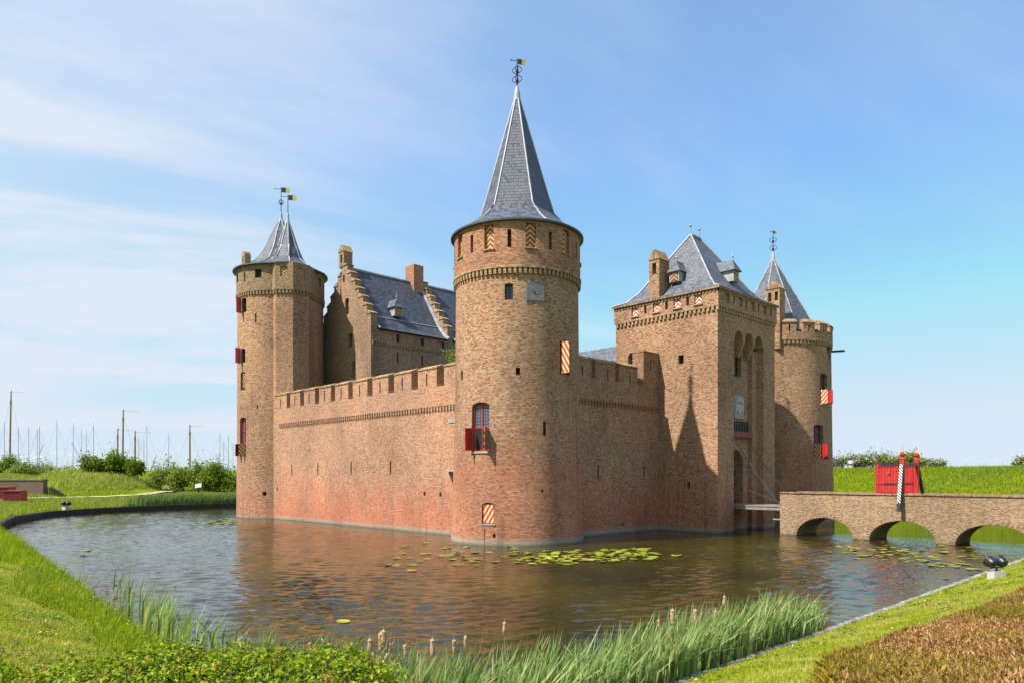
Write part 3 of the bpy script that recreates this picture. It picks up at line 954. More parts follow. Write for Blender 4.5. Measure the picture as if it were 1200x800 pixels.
def vane(parent, x, y, z0, h, cols=('iron', 'gold'), flag=0.55, knots=(0.35, 0.62)):
    f = MB()
    f.tube([(x, y, z0), (x, y, z0 + h)], 0.045, 6, 0.022)
    for k in knots:
        zz = z0 + h * k
        f.ball((x, y, zz), 0.10, 0.10, 0.12, 5)
        for a in range(4):
            ca, sa = math.cos(a * PI / 2 + .5), math.sin(a * PI / 2 + .5)
            pts = [(x + ca * 0.30 * math.sin(t * PI) , y + sa * 0.30 * math.sin(t * PI), zz - .18 + .5 * t) for t in np.linspace(0, 1, 6)]
            f.tube(pts, 0.022, 4)
    o = f.build('weather_vane', M[cols[0]], parent)
    if flag:
        ang = -0.55
        d = Vector((math.cos(ang), math.sin(ang), 0))
        p = Vector((x, y, z0 + h * .93))
        nn = Vector((-d.y, d.x, 0)) * 0.012
        for name, mat, a, b in (('flag', cols[0], 0.04, flag * .55), ('flag', cols[1], flag * .55, flag)):
            mb = MB()
            q = [p + d * a - nn, p + d * b - nn, p + d * b + nn, p + d * a + nn]
            mb.prism([(v.x, v.y) for v in q], p.z - flag * .38, p.z + flag * .22)
            mb.build(name, M[mat], o)
        mb = MB(); mb.tube([p, p - d * flag * .7], 0.02, 4); mb.ball(tuple(p - d * flag * .72), .05, n=4)
        mb.build('pointer', M[cols[0]], o)
    return o

def merlon(mb, cap, axis, c, s, thick, a0, a1, z0, z1, slope=0.28):
    """one merlon with a cap sloping to the outside; the outer face lies at c, s = -1 when the outside is towards -axis"""
    lo, hi = (c, c + thick) if s < 0 else (c - thick, c)
    if axis == 'x': mb.box(lo, hi, a0, a1, z0, z1 - slope)
    else: mb.box(a0, a1, lo, hi, z0, z1 - slope)
    e = 0.05
    prof = [(lo - e, z1 - slope - .005), (hi + e, z1 - slope - .005), (hi + e, z1), (lo + thick * .62, z1), (lo - e, z1 - slope + .07)] if s < 0 else None
    cap.extrude(prof, 'y' if axis == 'x' else 'x', a0 - .03, a1 + .03)

# ------------------------------------------------------------------ round corner tower (nearest)
CT = thing('round_tower', (0, 0, 0), 'tall round brick corner tower with a steep slate spire, nearest to the water lilies', 'tower')
CRR = lambda z: 3.80 - 0.25 * min(max(z, 0) / 8.0, 1) - 0.06 * max(0, z - 8) / 7
mb = MB(); mb.lathe((0, 0), [(3.82, -1.2), (3.80, 0), (3.68, 3.0), (3.56, 7.5), (3.50, 14.6)], 96)
body = mb.build('wall', M['tower'], CT, True)
k = MB()
cf = lambda az, z, r=3.56: cframe((0, 0), r, az, z)
k2 = cf(-141.4, 13.37, 3.5); slit_cut(k, k2, 0.44, 0.86, 0.5)
wF = cf(-167.8, 6.3, 3.58); arch_cut(k, wF, 1.16, -1.28, 1.1, 1.32, 0.35)
lowF = cf(-158.6, 1.72, 3.74); arch_cut(k, lowF, 0.74, -0.55, 0.42, 0.56, 0.32)
shF = cf(-86.5, 10.05, 3.53); slit_cut(k, shF, 0.85, 1.75, 0.4)
for az, z, w, h in ((-133.5, 9.2, .22, .36), (-110.2, 6.2, .2, .72), (166.9, 9.2, .22, .5), (-113, 2.9, .14, .14), (-153, 0.55, .16, .2)):
    slit_cut(k, cf(az, z), w, h, 0.7)
cut(body, k)
pw = window(CT, k2 @ Matrix.Translation((0, 0, 0)), 0.44, 0.86, 0.35, 'iron', True, None)
# the stone slab beside it
s = MB(cf(-118.0, 13.36, 3.47)); s.box(-0.52, 0.52, -0.06, 0.12, -0.5, 0.5)
s.box(-0.46, 0.46, -0.075, -0.06, -0.44, 0.44)
sl = s.build('stone_slab', M['slab'], CT)
s = MB(cf(-118.0, 13.36, 3.47)); s.tube([(0, -0.08, 0), (0.10, -0.28, -0.16)], 0.012, 5); s.tube([(-0.16, -0.085, 0), (0.16, -0.085, 0)], 0.012, 4)
s.build('gnomon', M['iron'], sl)
# main window: leaded upper light, open shutters below
w = window(CT, wF @ Matrix.Translation((0, 0, 0.0)), 1.1, 2.5, 0.3, 'red', True, -0.02)
s = MB(wF); s.box(-.62, .62, -.1, .3, -1.4, -1.3); s.build('window_sill', M['stone'], w)
for hx, wd, an, mt in ((-.53, .52, 82, 'red'), (.53, .50, 72, 'diag_dark')):
    leaf_open(w, wF, hx, wd, 1.2, -.65, an, mt)
sv = MB(wF); sv.box(-.46, .46, .21, .235, -1.2, -.1); sv.build('opening', M['inner_shade'], w)  # sheet painted near-black, standing in for the unlit room behind the shutters
panel(CT, lowF @ Matrix.Translation((0, 0, -.02)), .62, 1.0, 'diag', .10)
s = MB(lowF); s.box(-.42, .42, -.05, .2, -.62, -.56); s.build('sill', M['stone'], CT)
leaf_open(CT, shF, -.38, .52, 1.66, -.02, 90, 'diag')
panel(CT, shF, .84, 1.74, 'inner_shade', .30, .03, 'opening')  # black sheet at the back of the niche paints its shade
# drain pipe at the foot
s = MB(cf(-161.5, 0, 3.8)); s.tube([(0, .0, -.1), (0, -.02, 1.1)], .016, 5); s.build('drain_pipe', M['slab'], CT)
# frieze and upper storey
ring_frieze((0, 0), 3.50, 14.62, CT, 84, 'upper_grey', 0.30, 0.17)
mb = MB(); mb.lathe((0, 0), [(3.60, 14.74), (3.62, 15.2), (3.60, 17.2)], 96)
up = mb.build('upper_storey', M['upper'], CT, True)
k = MB()
azs = []
for i in range(20):
    az = -158.7 + i * 18.0 - 36
    azs.append(az)
    if i % 2 == 0: slit_cut(k, cframe((0, 0), 3.6, az, 16.32), .56, 1.3, .42)
    else: slit_cut(k, cframe((0, 0), 3.6, az, 16.15), .20, .95, .6)
cut(up, k)
for i in range(0, 20, 2):
    az = azs[i]
    F = cframe((0, 0), 3.6, az, 16.32)
    sh = panel(CT, F, .54, 1.26, 'chev_purple', .16)
    s = MB(F); s.box(-.34, .34, -.08, .2, -.72, -.652); s.build('sill', M['upper_grey'], CT)
CA = R(-134.2)
sp = spire((0, 0), CT, [(2.12, 18.62), (1.72, 19.9), (0.11, 25.45)], 6, CA + R(24), (3.80, 17.18), 'slate')
vane(CT, 0, 0, 25.7, 1.95, flag=.5)

# ------------------------------------------------------------------ long curtain wall (left)
LW = thing('curtain_wall', (-.7, 16, 0), 'long sunlit crenellated brick wall with reddish lower courses between the two round towers', 'wall')
def in_thing(parent, o):
    """keep world-built geometry in place below a thing that stands elsewhere"""
    o.parent = parent
    o.matrix_parent_inverse = Matrix.Translation(parent.location).inverted()
    return o
def P(mb, name, mat, parent, weld=False):
    return in_thing(parent, mb.build(name, M[mat], None, weld))
mb = MB(); mb.box(-.7, 1.0, 2.5, 29.2, -1.2, 9.45)
wall = P(mb, 'wall', 'wall', LW, True)
k = MB()
WN = (-1, 0)
for y, z, w_, h_ in ((26.06, 4.16, .17, .95), (21.73, 4.2, .17, .9), (16.81, 4.24, .17, .95), (11.74, 4.26, .17, .9), (7.87, 2.54, .22, .26), (6.22, 2.52, .22, .26), (28.7, 2.6, .2, .3)):
    slit_cut(k, frame((-.7, y, z), WN), w_, h_, 1.2)
cut(wall, k)
GAPS = [(26.66, .32), (24.30, .32), (21.86, .32), (19.42, .32), (16.90, .32), (14.29, .34), (11.64, .34), (8.94, .36), (6.22, .38)]
edges = [29.2] + [e for c_, hw in GAPS for e in (c_ + hw, c_ - hw)] + [3.2]
parap, caps, gcap = MB(), MB(), MB()
slc = MB()
for i in range(0, len(edges), 2):
    a1, a0 = edges[i], edges[i + 1]
    merlon(parap, caps, 'x', -.7, -1, .95, a0, a1, 9.451, 10.86, .32)
    slit_cut(slc, frame((-.7, (a0 + a1) / 2 + .05, 9.85), WN), .14, .85, 1.3)
for c_, hw in GAPS:
    gcap.extrude([(-.76, 9.452), (.26, 9.452), (.26, 9.60), (-.72, 9.47)], 'y', c_ - hw, c_ + hw)
par = P(parap, 'parapet', 'wall', LW)
cut(par, slc)
P(caps, 'merlon_cap', 'cap', LW); P(gcap, 'gap_cap', 'cap', LW)
in_thing(LW, line_frieze(None, 'x', -.7, -1, 3.3, 28.4, 8.08, .30, 'wall', .26, .12))
# stone latrine corbel beside the tower and a stone above it
s = MB(); s.extrude([(-1.06, 3.95), (-.66, 3.95), (-.66, 3.15)], 'y', 4.4, 5.0)
P(s, 'corbel', 'brown_wood', LW)
s = MB(); s.box(-1.1, -.66, 4.35, 5.05, 3.952, 4.06); P(s, 'corbel_top', 'stone', LW)
s = MB(); s.box(-.74, -.6, 4.6, 5.4, 6.98, 7.22); P(s, 'stone_block', 'stone', LW)

# ------------------------------------------------------------------ wall between the tower and the gate (in shade)
RW = thing('curtain_wall', (8, -1.1, 0), 'short shaded crenellated brick wall between the round tower and the gate tower', 'wall')
mb = MB(); mb.box(2.5, 12.6, -1.1, .6, -1.2, 9.75)
wall = P(mb, 'wall', 'wall_right', RW, True)
k = MB(); WN2 = (0, -1)
for x, z, w_, h_ in ((5.95, 3.92, .17, .9), (10.76, 3.88, .17, .85), (8.4, .55, .2, .2)):
    slit_cut(k, frame((x, -1.1, z), WN2), w_, h_, 1.2)
cut(wall, k)
parap, caps, gcap, slc = MB(), MB(), MB(), MB()
for a0, a1, zt, sx in ((3.1, 5.32, 11.1, 4.45), (5.72, 7.68, 11.1, 6.9), (8.06, 10.02, 11.12, 9.2), (10.68, 12.42, 12.3, 11.5)):
    merlon(parap, caps, 'y', -1.1, -1, .90, a0, a1, 9.751, zt, .34)
    slit_cut(slc, frame((sx, -1.1, zt - 1.15), WN2), .14, .75, 1.3)
for a0, a1 in ((5.32, 5.72), (7.68, 8.06), (10.02, 10.68)):
    gcap.extrude([(-1.16, 9.752), (-.18, 9.752), (-.18, 9.92), (-1.12, 9.78)], 'x', a0, a1)
par = P(parap, 'parapet', 'wall_right', RW); cut(par, slc)
P(caps, 'merlon_cap', 'cap', RW); P(gcap, 'gap_cap', 'cap', RW)
in_thing(RW, line_frieze(None, 'y', -1.1, -1, 3.2, 12.38, 8.30, .29, 'orange', .22, .11))

# wall beyond the gate, closing the front up to the crenellated tower
XW = thing('curtain_wall', (24, -.9, 0), 'strip of brick wall hidden between the gate tower and the crenellated tower', 'wall')
mb = MB(); mb.box(20.1, 27.0, -.9, .6, -1.2, 9.75); P(mb, 'wall', 'wall_right', XW)
mb = MB()
for x in np.arange(20.4, 26.5, 2.0): mb.box(x, x + 1.6, -.9, -.3, 9.751, 11.0)
P(mb, 'parapet', 'wall_right', XW)

# ------------------------------------------------------------------ gate tower
GT = thing('gate_tower', (16.3, -1.5, 0), 'square brick gate tower with a hipped slate roof and chevron shutters under the eaves', 'tower')
mb = MB(); mb.box(12.4, 20.15, -5.6, 2.55, -1.2, 14.52)
body = P(mb, 'wall', 'gate', GT, True)
k = MB()
FN = (0, -1); LN = (-1, 0)
k.box(14.42, 18.5, -6.4, -4.85, -2.0, 12.55)
cut(body, k)
k = MB()
for xc in (15.10, 16.46, 17.82):
    arch_cut(k, frame((xc, -5.6, 12.5), FN), 1.10, -.02, .25, .80, .75)
cut(body, k)
k = MB()
dF = frame((15.95, -4.85, 0), FN)
arch_cut(k, dF, 2.1, 1.72, 4.4, 5.45, 2.6, .3)
slit_cut(k, frame((16.3, -4.85, 11.2), FN), .95, 1.5, .5)
slit_cut(k, frame((12.4, -2.88, 11.42), LN), .42, .60, .5)
slit_cut(k, frame((12.4, -3.46, 3.08), LN), .24, .42, .6)
arch_cut(k, frame((12.4, .9, 10.9), LN), 1.15, -1.2, 1.2, 1.55, .6)
cut(body, k)
w = in_thing(GT, window(None, frame((16.3, -4.85, 11.2), FN), .95, 1.5, .4, 'iron', True, None))
w = in_thing(GT, window(None, frame((12.4, -2.88, 11.42), LN), .42, .6, .35, 'iron', False, None, 'inner_shade'))
sh = in_thing(GT, panel(None, frame((12.4, .9, 11.2), LN), 1.15, 2.4, 'diag_dark', .35, .06, 'door'))
# corbels between the three machicolation arches
for xc in (15.78, 17.14):
    s = MB()
    s.prism([(xc - .12, -5.2), (xc + .12, -5.2), (xc + .12, -4.84), (xc - .12, -4.84)], 11.7, 12.56, [(xc - .12, -5.58), (xc + .12, -5.58), (xc + .12, -4.84), (xc - .12, -4.84)])
    P(s, 'corbel', 'gate', GT)
# slim inner pilaster on the right of the recess
s = MB(); s.box(17.75, 18.503, -5.15, -4.84, -1.2, 12.3); P(s, 'pilaster', 'gate', GT)
# carved coat of arms: a slab with a shield and two supporters
s = MB(frame((16.3, -4.85, 8.4), FN))
s.box(-.62, .62, -.10, .1, -.80, .80)
shl = s; em = in_thing(GT, s.build('stone_relief', M['stone']))
s = MB(frame((16.3, -4.85, 8.4), FN))
s.extrude([(-.26, .15), (.26, .15), (.26, -.25), (0, -.60), (-.26, -.25)], 'y', -.17, -.09)
for sx in (-1, 1):
    s.ball((sx * .43, -.12, -.12), .13, .08, .38, 6); s.ball((sx * .40, -.13, .34), .13, .09, .15, 6); s.tube([(sx * .34, -.13, .1), (sx * .22, -.16, .26)], .05, 5)
s.ball((0, -.12, .42), .20, .08, .17, 6); s.box(-.2, .2, -.16, -.09, .50, .62)
s.build('shield', M['concrete'], em)
# hoist beam above the door with the iron teeth over it
s = MB(); s.box(14.6, 17.6, -5.25, -4.86, 6.30, 6.68); P(s, 'hoist_beam', 'dark_red', GT)
s = MB()
for i in range(13):
    x = 14.75 + i * .22
    s.box(x, x + .09, -5.02, -4.86, 6.72, 7.42)
s.box(14.65, 17.55, -4.98, -4.862, 6.95, 7.02); s.box(14.65, 17.55, -4.985, -4.863, 7.25, 7.32)
P(s, 'iron_grating', 'iron', GT)
# door arch ring
s = MB()
for i in range(14):
    a, b2 = PI * i / 14, PI * (i + .9) / 14
    q = lambda r, t: (15.95 + r * math.cos(t), 4.4 + r * math.sin(t))
    s.extrude([q(1.06, a), q(1.38, a), q(1.38, b2), q(1.06, b2)], 'y', -4.90, -4.80)
P(s, 'arch_ring', 'gate', GT)
s = MB(); s.box(14.9, 17.0, -2.6, -2.5, 1.75, 5.4); P(s, 'door', 'dark_wood', GT)
# upper storey
in_thing(GT, line_frieze(None, 'x', 12.4, -1, -5.72, 2.6, 14.50, .33, 'upper_grey', .26, .13))
in_thing(GT, line_frieze(None, 'y', -5.6, -1, 12.28, 20.25, 14.503, .33, 'upper_grey', .26, .13))
mb = MB(); mb.box(12.30, 20.25, -5.70, 2.65, 14.62, 15.72)
up = P(mb, 'upper_storey', 'gate', GT, True)
k = MB()
LS = [.81, -.98, -2.65, -4.25]; FS = [13.44, 15.1, 16.76, 18.45]
for y in LS: slit_cut(k, frame((12.30, y, 15.2), LN), .56, .72, .35)
for y in (-.08, -1.81, -3.45): slit_cut(k, frame((12.30, y, 15.15), LN), .2, .55, .6)
for x in FS: slit_cut(k, frame((x, -5.70, 15.2), FN), .56, .72, .35)
for x in (14.27, 15.93, 17.6, 19.4): slit_cut(k, frame((x, -5.70, 15.15), FN), .2, .55, .6)
cut(up, k)
for y in LS:
    F = frame((12.30, y, 15.2), LN)
    in_thing(GT, panel(None, F, .54, .70, 'chev_red', .10))
    s = MB(F); s.box(-.34, .34, -.08, .1, -.45, -.365); P(s, 'sill', 'upper_grey', GT)
for x in FS:
    F = frame((x, -5.70, 15.2), FN)
    in_thing(GT, panel(None, F, .54, .70, 'chev_dark', .12))
line = MB()
in_thing(GT, line_frieze(None, 'x', 12.30, -1, -5.75, 2.6, 15.60, .26, 'upper_grey', .16, .07))
in_thing(GT, line_frieze(None, 'y', -5.70, -1, 12.25, 20.25, 15.603, .26, 'upper_grey', .16, .07))
# hipped roof with a bell-cast foot
def rect(ix, iy, z): return [Vector((12.17 + ix, -5.84 + iy, z)), Vector((20.38 - ix, -5.84 + iy, z)), Vector((20.38 - ix, 2.76 - iy, z)), Vector((12.17 + ix, 2.76 - iy, z))]
lv = [rect(0, 0, 15.74), rect(.75, .78, 16.05), rect(1.35, 1.42, 16.72)]
lv.append([Vector((15.7, -1.55, 20.75)), Vector((16.85, -1.55, 20.75)), Vector((16.85, -1.5, 20.75)), Vector((15.7, -1.5, 20.75))])
mb = MB()
for a, b2 in zip(lv, lv[1:]):
    for i in range(4):
        j = (i + 1) % 4
        mb.face([a[i], a[j], b2[j], b2[i]])
mb.face([p - Vector((0, 0, .02)) for p in reversed(lv[0])])
rf = P(mb, 'roof', 'slate_light', GT)
s = MB()
for i in range(4):
    s.tube([lv[n_][i] + Vector((0, 0, .03)) for n_ in range(4)], .06, 5)
s.tube([lv[3][0], lv[3][1]], .12, 6)
def sub(parent, o):
    o.parent = parent          # its part already sits in world place
    return o
sub(rf, s.build('ridge_trim', M['lead']))
s = MB()
e = [lv[0][i] for i in range(4)]
s.box(12.16, 12.28, -5.84, 2.72, 15.62, 15.73); s.box(12.285, 20.36, -5.83, -5.72, 15.62, 15.73)
sub(rf, s.build('gutter', M['cap']))
for x in (15.7, 16.85):
    s = MB(); s.tube([(x, -1.52, 20.7), (x, -1.52, 21.35)], .06, 6, .04); s.ball((x, -1.52, 21.42), .10, n=5); sub(rf, s.build('finial', M['lead']))
def dormer(rf, F, w, h, mat='slate_light', shut='chev_dark', dep=1.6):
    """little roof house: shuttered front, hipped slate top with a finial"""
    s = MB(F); s.box(-w / 2, w / 2, 0, dep, 0, h)
    d = s.build('dormer', M['lead'])
    s = MB(F); s.box(-w / 2 + .08, w / 2 - .08, -.04, -.005, .06, h - .04); a = s.build('shutter', M[shut], d)
    s = MB(F); o = .16
    s.prism([(-w / 2 - o, -o), (w / 2 + o, -o), (w / 2 + o, dep), (-w / 2 - o, dep)], h, h + .03)
    b0 = [(-w / 2 - o, -o, h + .03), (w / 2 + o, -o, h + .03), (w / 2 + o, dep, h + .03), (-w / 2 - o, dep, h + .03)]
    ap, bp = (0, w * .35, h + .85), (0, dep, h + .85)
    s.face([b0[0], b0[1], ap]); s.face([b0[1], b0[2], bp, ap]); s.face([b0[3], b0[0], ap, bp])
    c_ = s.build('dormer_roof', M[mat], d)
    s = MB(F); s.tube([(0, w * .35, h + .8), (0, w * .35, h + 1.45)], .05, 5, .02); s.ball((0, w * .35, h + 1.05), .09, n=4)
    s.build('dormer_finial', M['lead'], d)
    return d
d1 = dormer(rf, frame((13.30, -1.75, 16.95), LN), .75, .66)
d1.parent = GT; d1.matrix_parent_inverse = Matrix.Translation(GT.location).inverted()
d1 = dormer(rf, frame((16.5, -4.62, 17.0), FN), .72, .72)
d1.parent = GT; d1.matrix_parent_inverse = Matrix.Translation(GT.location).inverted()
def chimney(parent, x0, x1, y0, y1, z0, z1, mat='gate', holes=True, axis='y', cap=.6):
    mb = MB(); mb.box(x0, x1, y0, y1, z0, z1)
    o = mb.build('chimney', M[mat], None, True)
    if holes:
        k = MB()
        xm, ym = (x0 + x1) / 2, (y0 + y1) / 2
        hz = z1 - .62
        if axis == 'y':
            k.box(x0 - .5, x1 + .5, ym - .16, ym + .16, hz - .38, hz + .38)
        elif axis == 'x':
            k.box(xm - .16, xm + .16, y0 - .5, y1 + .5, hz - .38, hz + .38)
        else:
            for s_ in (-.27, .27):
                k.box(x0 - .5, x1 + .5, ym + s_ - .13, ym + s_ + .13, hz - .35, hz + .35)
        cut(o, k)
    s = MB(); e = .05
    if axis == 'x':
        s.extrude([(x0 - e, z1), (x1 + e, z1), ((x0 + x1) / 2 + .08, z1 + cap), ((x0 + x1) / 2 - .08, z1 + cap)], 'y', y0 - e, y1 + e)
    else:
        s.extrude([(y0 - e, z1), (y1 + e, z1), ((y0 + y1) / 2 + .08, z1 + cap), ((y0 + y1) / 2 - .08, z1 + cap)], 'x', x0 - e, x1 + e)
    s.build('chimney_cap', M['cap'], o)
    o.parent = parent; o.matrix_parent_inverse = Matrix.Translation(parent.location).inverted()
    return o
chimney(GT, 12.55, 13.75, -1.05, -.22, 15.9, 18.55, 'gate', True, 'y', .7)

# ------------------------------------------------------------------ drawbridge
DB = thing('drawbridge', (15.9, -6.8, 1.5), 'short wooden drawbridge between the brick bridge and the dark gate doorway', 'drawbridge')
s = MB()
s.box(14.72, 14.92, -8.72, -4.9, 1.52, 1.72); P(s, 'beam', 'wood', DB)
s = MB(); s.box(16.98, 17.12, -8.72, -4.9, 1.52, 1.72); P(s, 'beam', 'wood', DB)
s = MB()
for i in range(15): s.box(14.68, 17.14, -8.70 + i * .255, -8.70 + i * .255 + .235, 1.725, 1.80)
P(s, 'deck', 'wood', DB)
s = MB(); s.tube([(14.62, -8.9, .95), (14.62, -8.2, .95)], .05, 5); s.box(14.7, 17.1, -8.74, -8.6, .9, 1.02); P(s, 'strut', 'wood', DB)
for x0, x1 in ((15.15, 14.85), (16.9, 17.0)):
    s = MB()
    pts = [(x0 + (x1 - x0) * t, -5.15 - 3.4 * t, 6.35 - 4.5 * t - .18 * math.sin(PI * t)) for t in np.linspace(0, 1, 16)]
    s.tube(pts, .020, 5)
    P(s, 'chain', 'iron', DB)
s = MB(); s.tube([(14.85, -6.4, 2.75), (14.85, -7.6, 2.35), (14.85, -8.7, 1.95)], .016, 4); P(s, 'handrail', 'iron', DB)

# ------------------------------------------------------------------ brick bridge
BR = thing('brick_bridge', (15.9, -17, 0), 'low brown brick bridge with round arches leading from the gate to the bank', 'bridge')
mb = MB(); mb.box(14.5, 17.25, -29.0, -8.72, -1.2, 2.62)
bw = P(mb, 'wall', 'bridge', BR, True)
k = MB()
AR = [(-11.47, 1.68), (-15.77, 1.71), (-20.12, 1.72), (-24.5, 1.72)]
for yc, hw in AR:
    poly = [(yc + hw, -2.0)] + [(yc + hw * math.cos(PI * t / 18), .04 + 1.14 * math.sin(PI * t / 18)) for t in range(19)] + [(yc - hw, -2.0)]
    k.extrude(poly, 'x', 13.5, 18.5)
k.box(14.84, 16.91, -30, -7, 1.78, 4)
cut(bw, k)
for yc, hw in AR:
    s = MB()
    for t in range(26):
        a, b2 = PI * t / 26, PI * (t + .86) / 26
        q = lambda r, e: (yc + (hw + r) * math.cos(e), .04 + (1.14 + r) * math.sin(e))
        s.extrude([q(.012, a), q(.27, a), q(.27, b2), q(.012, b2)], 'x', 14.475, 14.56)
    P(s, 'arch_ring', 'bridge', BR)
s, s2 = MB(), MB()
y = -8.70
while y > -28.9:
    L_ = random.uniform(.9, 1.3)
    dz = random.uniform(-.008, .008)
    s.box(14.44, 14.90, y - L_ + .012, y, 2.621, 2.70 + dz); s2.box(16.85, 17.31, y - L_ + .012, y, 2.621, 2.70 + dz)
    y -= L_
P(s, 'coping', 'cap', BR); P(s2, 'coping', 'cap', BR)

# red gate standing on the bridge
RG = thing('bridge_gate', (15.8, -15.75, 1.78), 'red double gate with gold topped posts standing across the brick bridge', 'gate')
for x in (14.68, 17.05):
    s = MB(); s.box(x - .11, x + .11, -15.86, -15.64, 1.78, 4.62); P(s, 'post', 'red', RG)
    s = MB(); s.lathe((x, -15.75), [(.13, 4.62), (.15, 4.70), (.08, 4.76), (.15, 4.86), (.15, 4.94), (.05, 5.02)], 10)
    P(s, 'post_cap', 'red', RG)
    s = MB(); s.lathe((x, -15.75), [(.10, 4.64), (.16, 4.66), (.16, 4.69), (.10, 4.70)], 10); P(s, 'post_ring', 'gold', RG)
    s = MB(); s.lathe((x, -15.75), [(.07, 5.01), (.09, 5.05), (.05, 5.12), (.012, 5.42)], 8)
    P(s, 'post_tip', 'gold', RG)
s = MB(); s.box(14.8, 16.94, -15.82, -15.68, 4.28, 4.46); P(s, 'lintel', 'slab', RG)
for x, nm in ((14.60, 0), (17.02, 1)):
    s = MB(); s.box(x, x + .07, -15.62, -14.35, 2.0, 4.40)
    dl = P(s, 'door', 'red', RG)
    s = MB()
    xo = x - .03
    s.box(xo, x - .002, -15.55, -15.42, 2.02, 4.38); s.box(xo, x - .002, -14.50, -14.37, 2.02, 4.38)
    for z in (2.75, 3.22, 4.22): s.box(xo, x - .002, -15.415, -14.505, z, z + .13)
    s2 = s.build('door_rail', M['red']); sub(dl, s2)
    s = MB()
    s.box(xo - .012, xo - .001, -15.6, -14.55, 4.26, 4.36); sub(dl, s.build('hinge', M['iron'])); s = MB()
    s.box(xo - .012, xo - .001, -15.6, -14.8, 3.22, 3.29); sub(dl, s.build('hinge', M['iron'])); s = MB()
    s.box(x - .03, x + .10, -15.62, -14.33, 4.402, 4.45)
    sub(dl, s.build('door_cap', M['iron']))
    if nm == 0:
        s = MB(); s.tube([(xo - .03, -15.05, 3.85), (xo, -15.05, 3.85)], .07, 10); sub(dl, s.build('badge', M['grass_long']))
s = MB()
s.prism([(14.10, -15.83), (14.22, -15.83), (14.22, -15.67), (14.10, -15.67)], 1.75, 4.15, [(14.50, -15.83), (14.62, -15.83), (14.62, -15.67), (14.50, -15.67)])
P(s, 'brace', 'brown_wood', RG)
s = MB(); s.prism([(14.06, -15.84), (14.098, -15.84), (14.098, -15.66), (14.06, -15.66)], 2.2, 4.35, [(14.485, -15.84), (14.52, -15.84), (14.52, -15.66), (14.485, -15.66)])
P(s, 'striped_board', 'pole_stripe', RG)
s = MB(); s.prism([(14.02, -15.845), (14.10, -15.845), (14.10, -15.655), (14.02, -15.655)], 1.72, 2.2, [(14.06, -15.845), (14.14, -15.845), (14.14, -15.655), (14.06, -15.655)])
P(s, 'striped_board', 'iron', RG)
s = MB(); s.prism([(18.3, -15.83), (18.5, -15.83), (18.5, -15.67), (18.3, -15.67)], 2.2, 4.35, [(17.14, -15.83), (17.28, -15.83), (17.28, -15.67), (17.14, -15.67)])
s.box(17.2, 18.5, -15.82, -15.68, 2.1, 2.2)
P(s, 'brace', 'brown_wood', RG)

# ------------------------------------------------------------------ crenellated tower (right)
C3 = (29.0, -1.1)
RT = thing('round_tower', (*C3, 0), 'round crenellated brick tower behind the gate, with a small slate cone and open red shutters', 'tower')
mb = MB(); mb.lathe(C3, [(4.85, -1.2), (4.75, 0), (4.58, 6), (4.48, 14.2), (4.58, 14.25), (4.60, 14.9)], 84)
body = P(mb, 'wall', 'tower_right', RT, True)
k = MB()
f3 = lambda az, z, r=4.5: cframe(C3, r, az, z)
WA, WB, WC = f3(-83.5, 13.55), f3(-96.5, 10.55), f3(-106.0, 6.3)
slit_cut(k, WA, .8, 1.15, .4)
arch_cut(k, WB, 1.0, -1.15, 1.0, 1.25, .4)
arch_cut(k, WC, 1.1, -1.35, 1.2, 1.42, .4)
cut(body, k)
in_thing(RT, panel(None, WA @ Matrix.Translation((0, 0, -.3)), .76, .5, 'chev_dark', .15))
for F, w_, h_ in ((WB, .95, 2.3), (WC, 1.05, 2.6)):
    w = in_thing(RT, window(None, F, w_, h_, .34, 'dark_red', True, -.08))
    a = panel(None, F @ Matrix.Translation((0, 0, -h_ * .27)), w_ * .9, h_ * .42, 'inner_shade', .2, .02, 'opening'); sub(w, a)  # near-black sheet over the lower lights imitates the unlit room
    for hx, an, mt in ((-w_ * .48, 92, 'diag_r'), (w_ * .48, 100, 'red')):
        sub(w, leaf_open(None, F, hx, w_ * .56, h_ * .47, -h_ * .27, an, mt))
    s = MB(F); s.box(-w_ * .6, w_ * .6, -.1, .3, -h_ * .5 - .1, -h_ * .5); sub(w, s.build('window_sill', M['stone']))
in_thing(RT, ring_frieze(C3, 4.48, 14.28, None, 90, 'upper_grey', .26, .13))
par, caps = MB(), MB()
nM = 18
for i in range(nM):
    az = -138.5 + 20.0 * i
    a0, a1 = R(az - 6.6), R(az + 6.6)
    am = [a0 + (a1 - a0) * t / 4 for t in range(5)]
    Q = lambda r, a: (C3[0] + r * math.cos(a), C3[1] + r * math.sin(a))
    outp = [Q(4.60, a) for a in am] + [Q(4.08, a) for a in reversed(am)]
    par.prism(outp, 14.901, 15.6)
    o2 = [Q(4.66, a0 - .01)] + [Q(4.66, a) for a in am[1:-1]] + [Q(4.66, a1 + .01)] + [Q(4.02, a) for a in reversed(am)]
    t2 = [Q(4.40, a) for a in am] + [Q(4.16, a) for a in reversed(am)]
    caps.prism(o2, 15.601, 15.68); caps.prism(o2, 15.681, 15.92, t2)
parO = P(par, 'parapet', 'tower_right', RT)
k = MB()
for i in range(nM): slit_cut(k, f3(-138.5 + 20 * i, 15.15), .14, .6, .9)
cut(parO, k)
P(caps, 'merlon_cap', 'cap', RT)
sr = MB()
s = spire(C3, None, [(3.62, 15.25), (.09, 21.9)], 8, CA + R(11), (3.70, 14.95), 'slate_light', True, .045)
in_thing(RT, s)
in_thing(RT, vane(None, C3[0], C3[1], 21.9, 2.45, flag=.35))
qx, qy = C3[0] + 3.95 * math.cos(R(-139)) - .62, C3[1] + 3.95 * math.sin(R(-139)) + .60
chimney(RT, qx - .45, qx + .45, qy - .55, qy + .55, 13.6, 18.3, 'tower_right', True, 'two', .6)
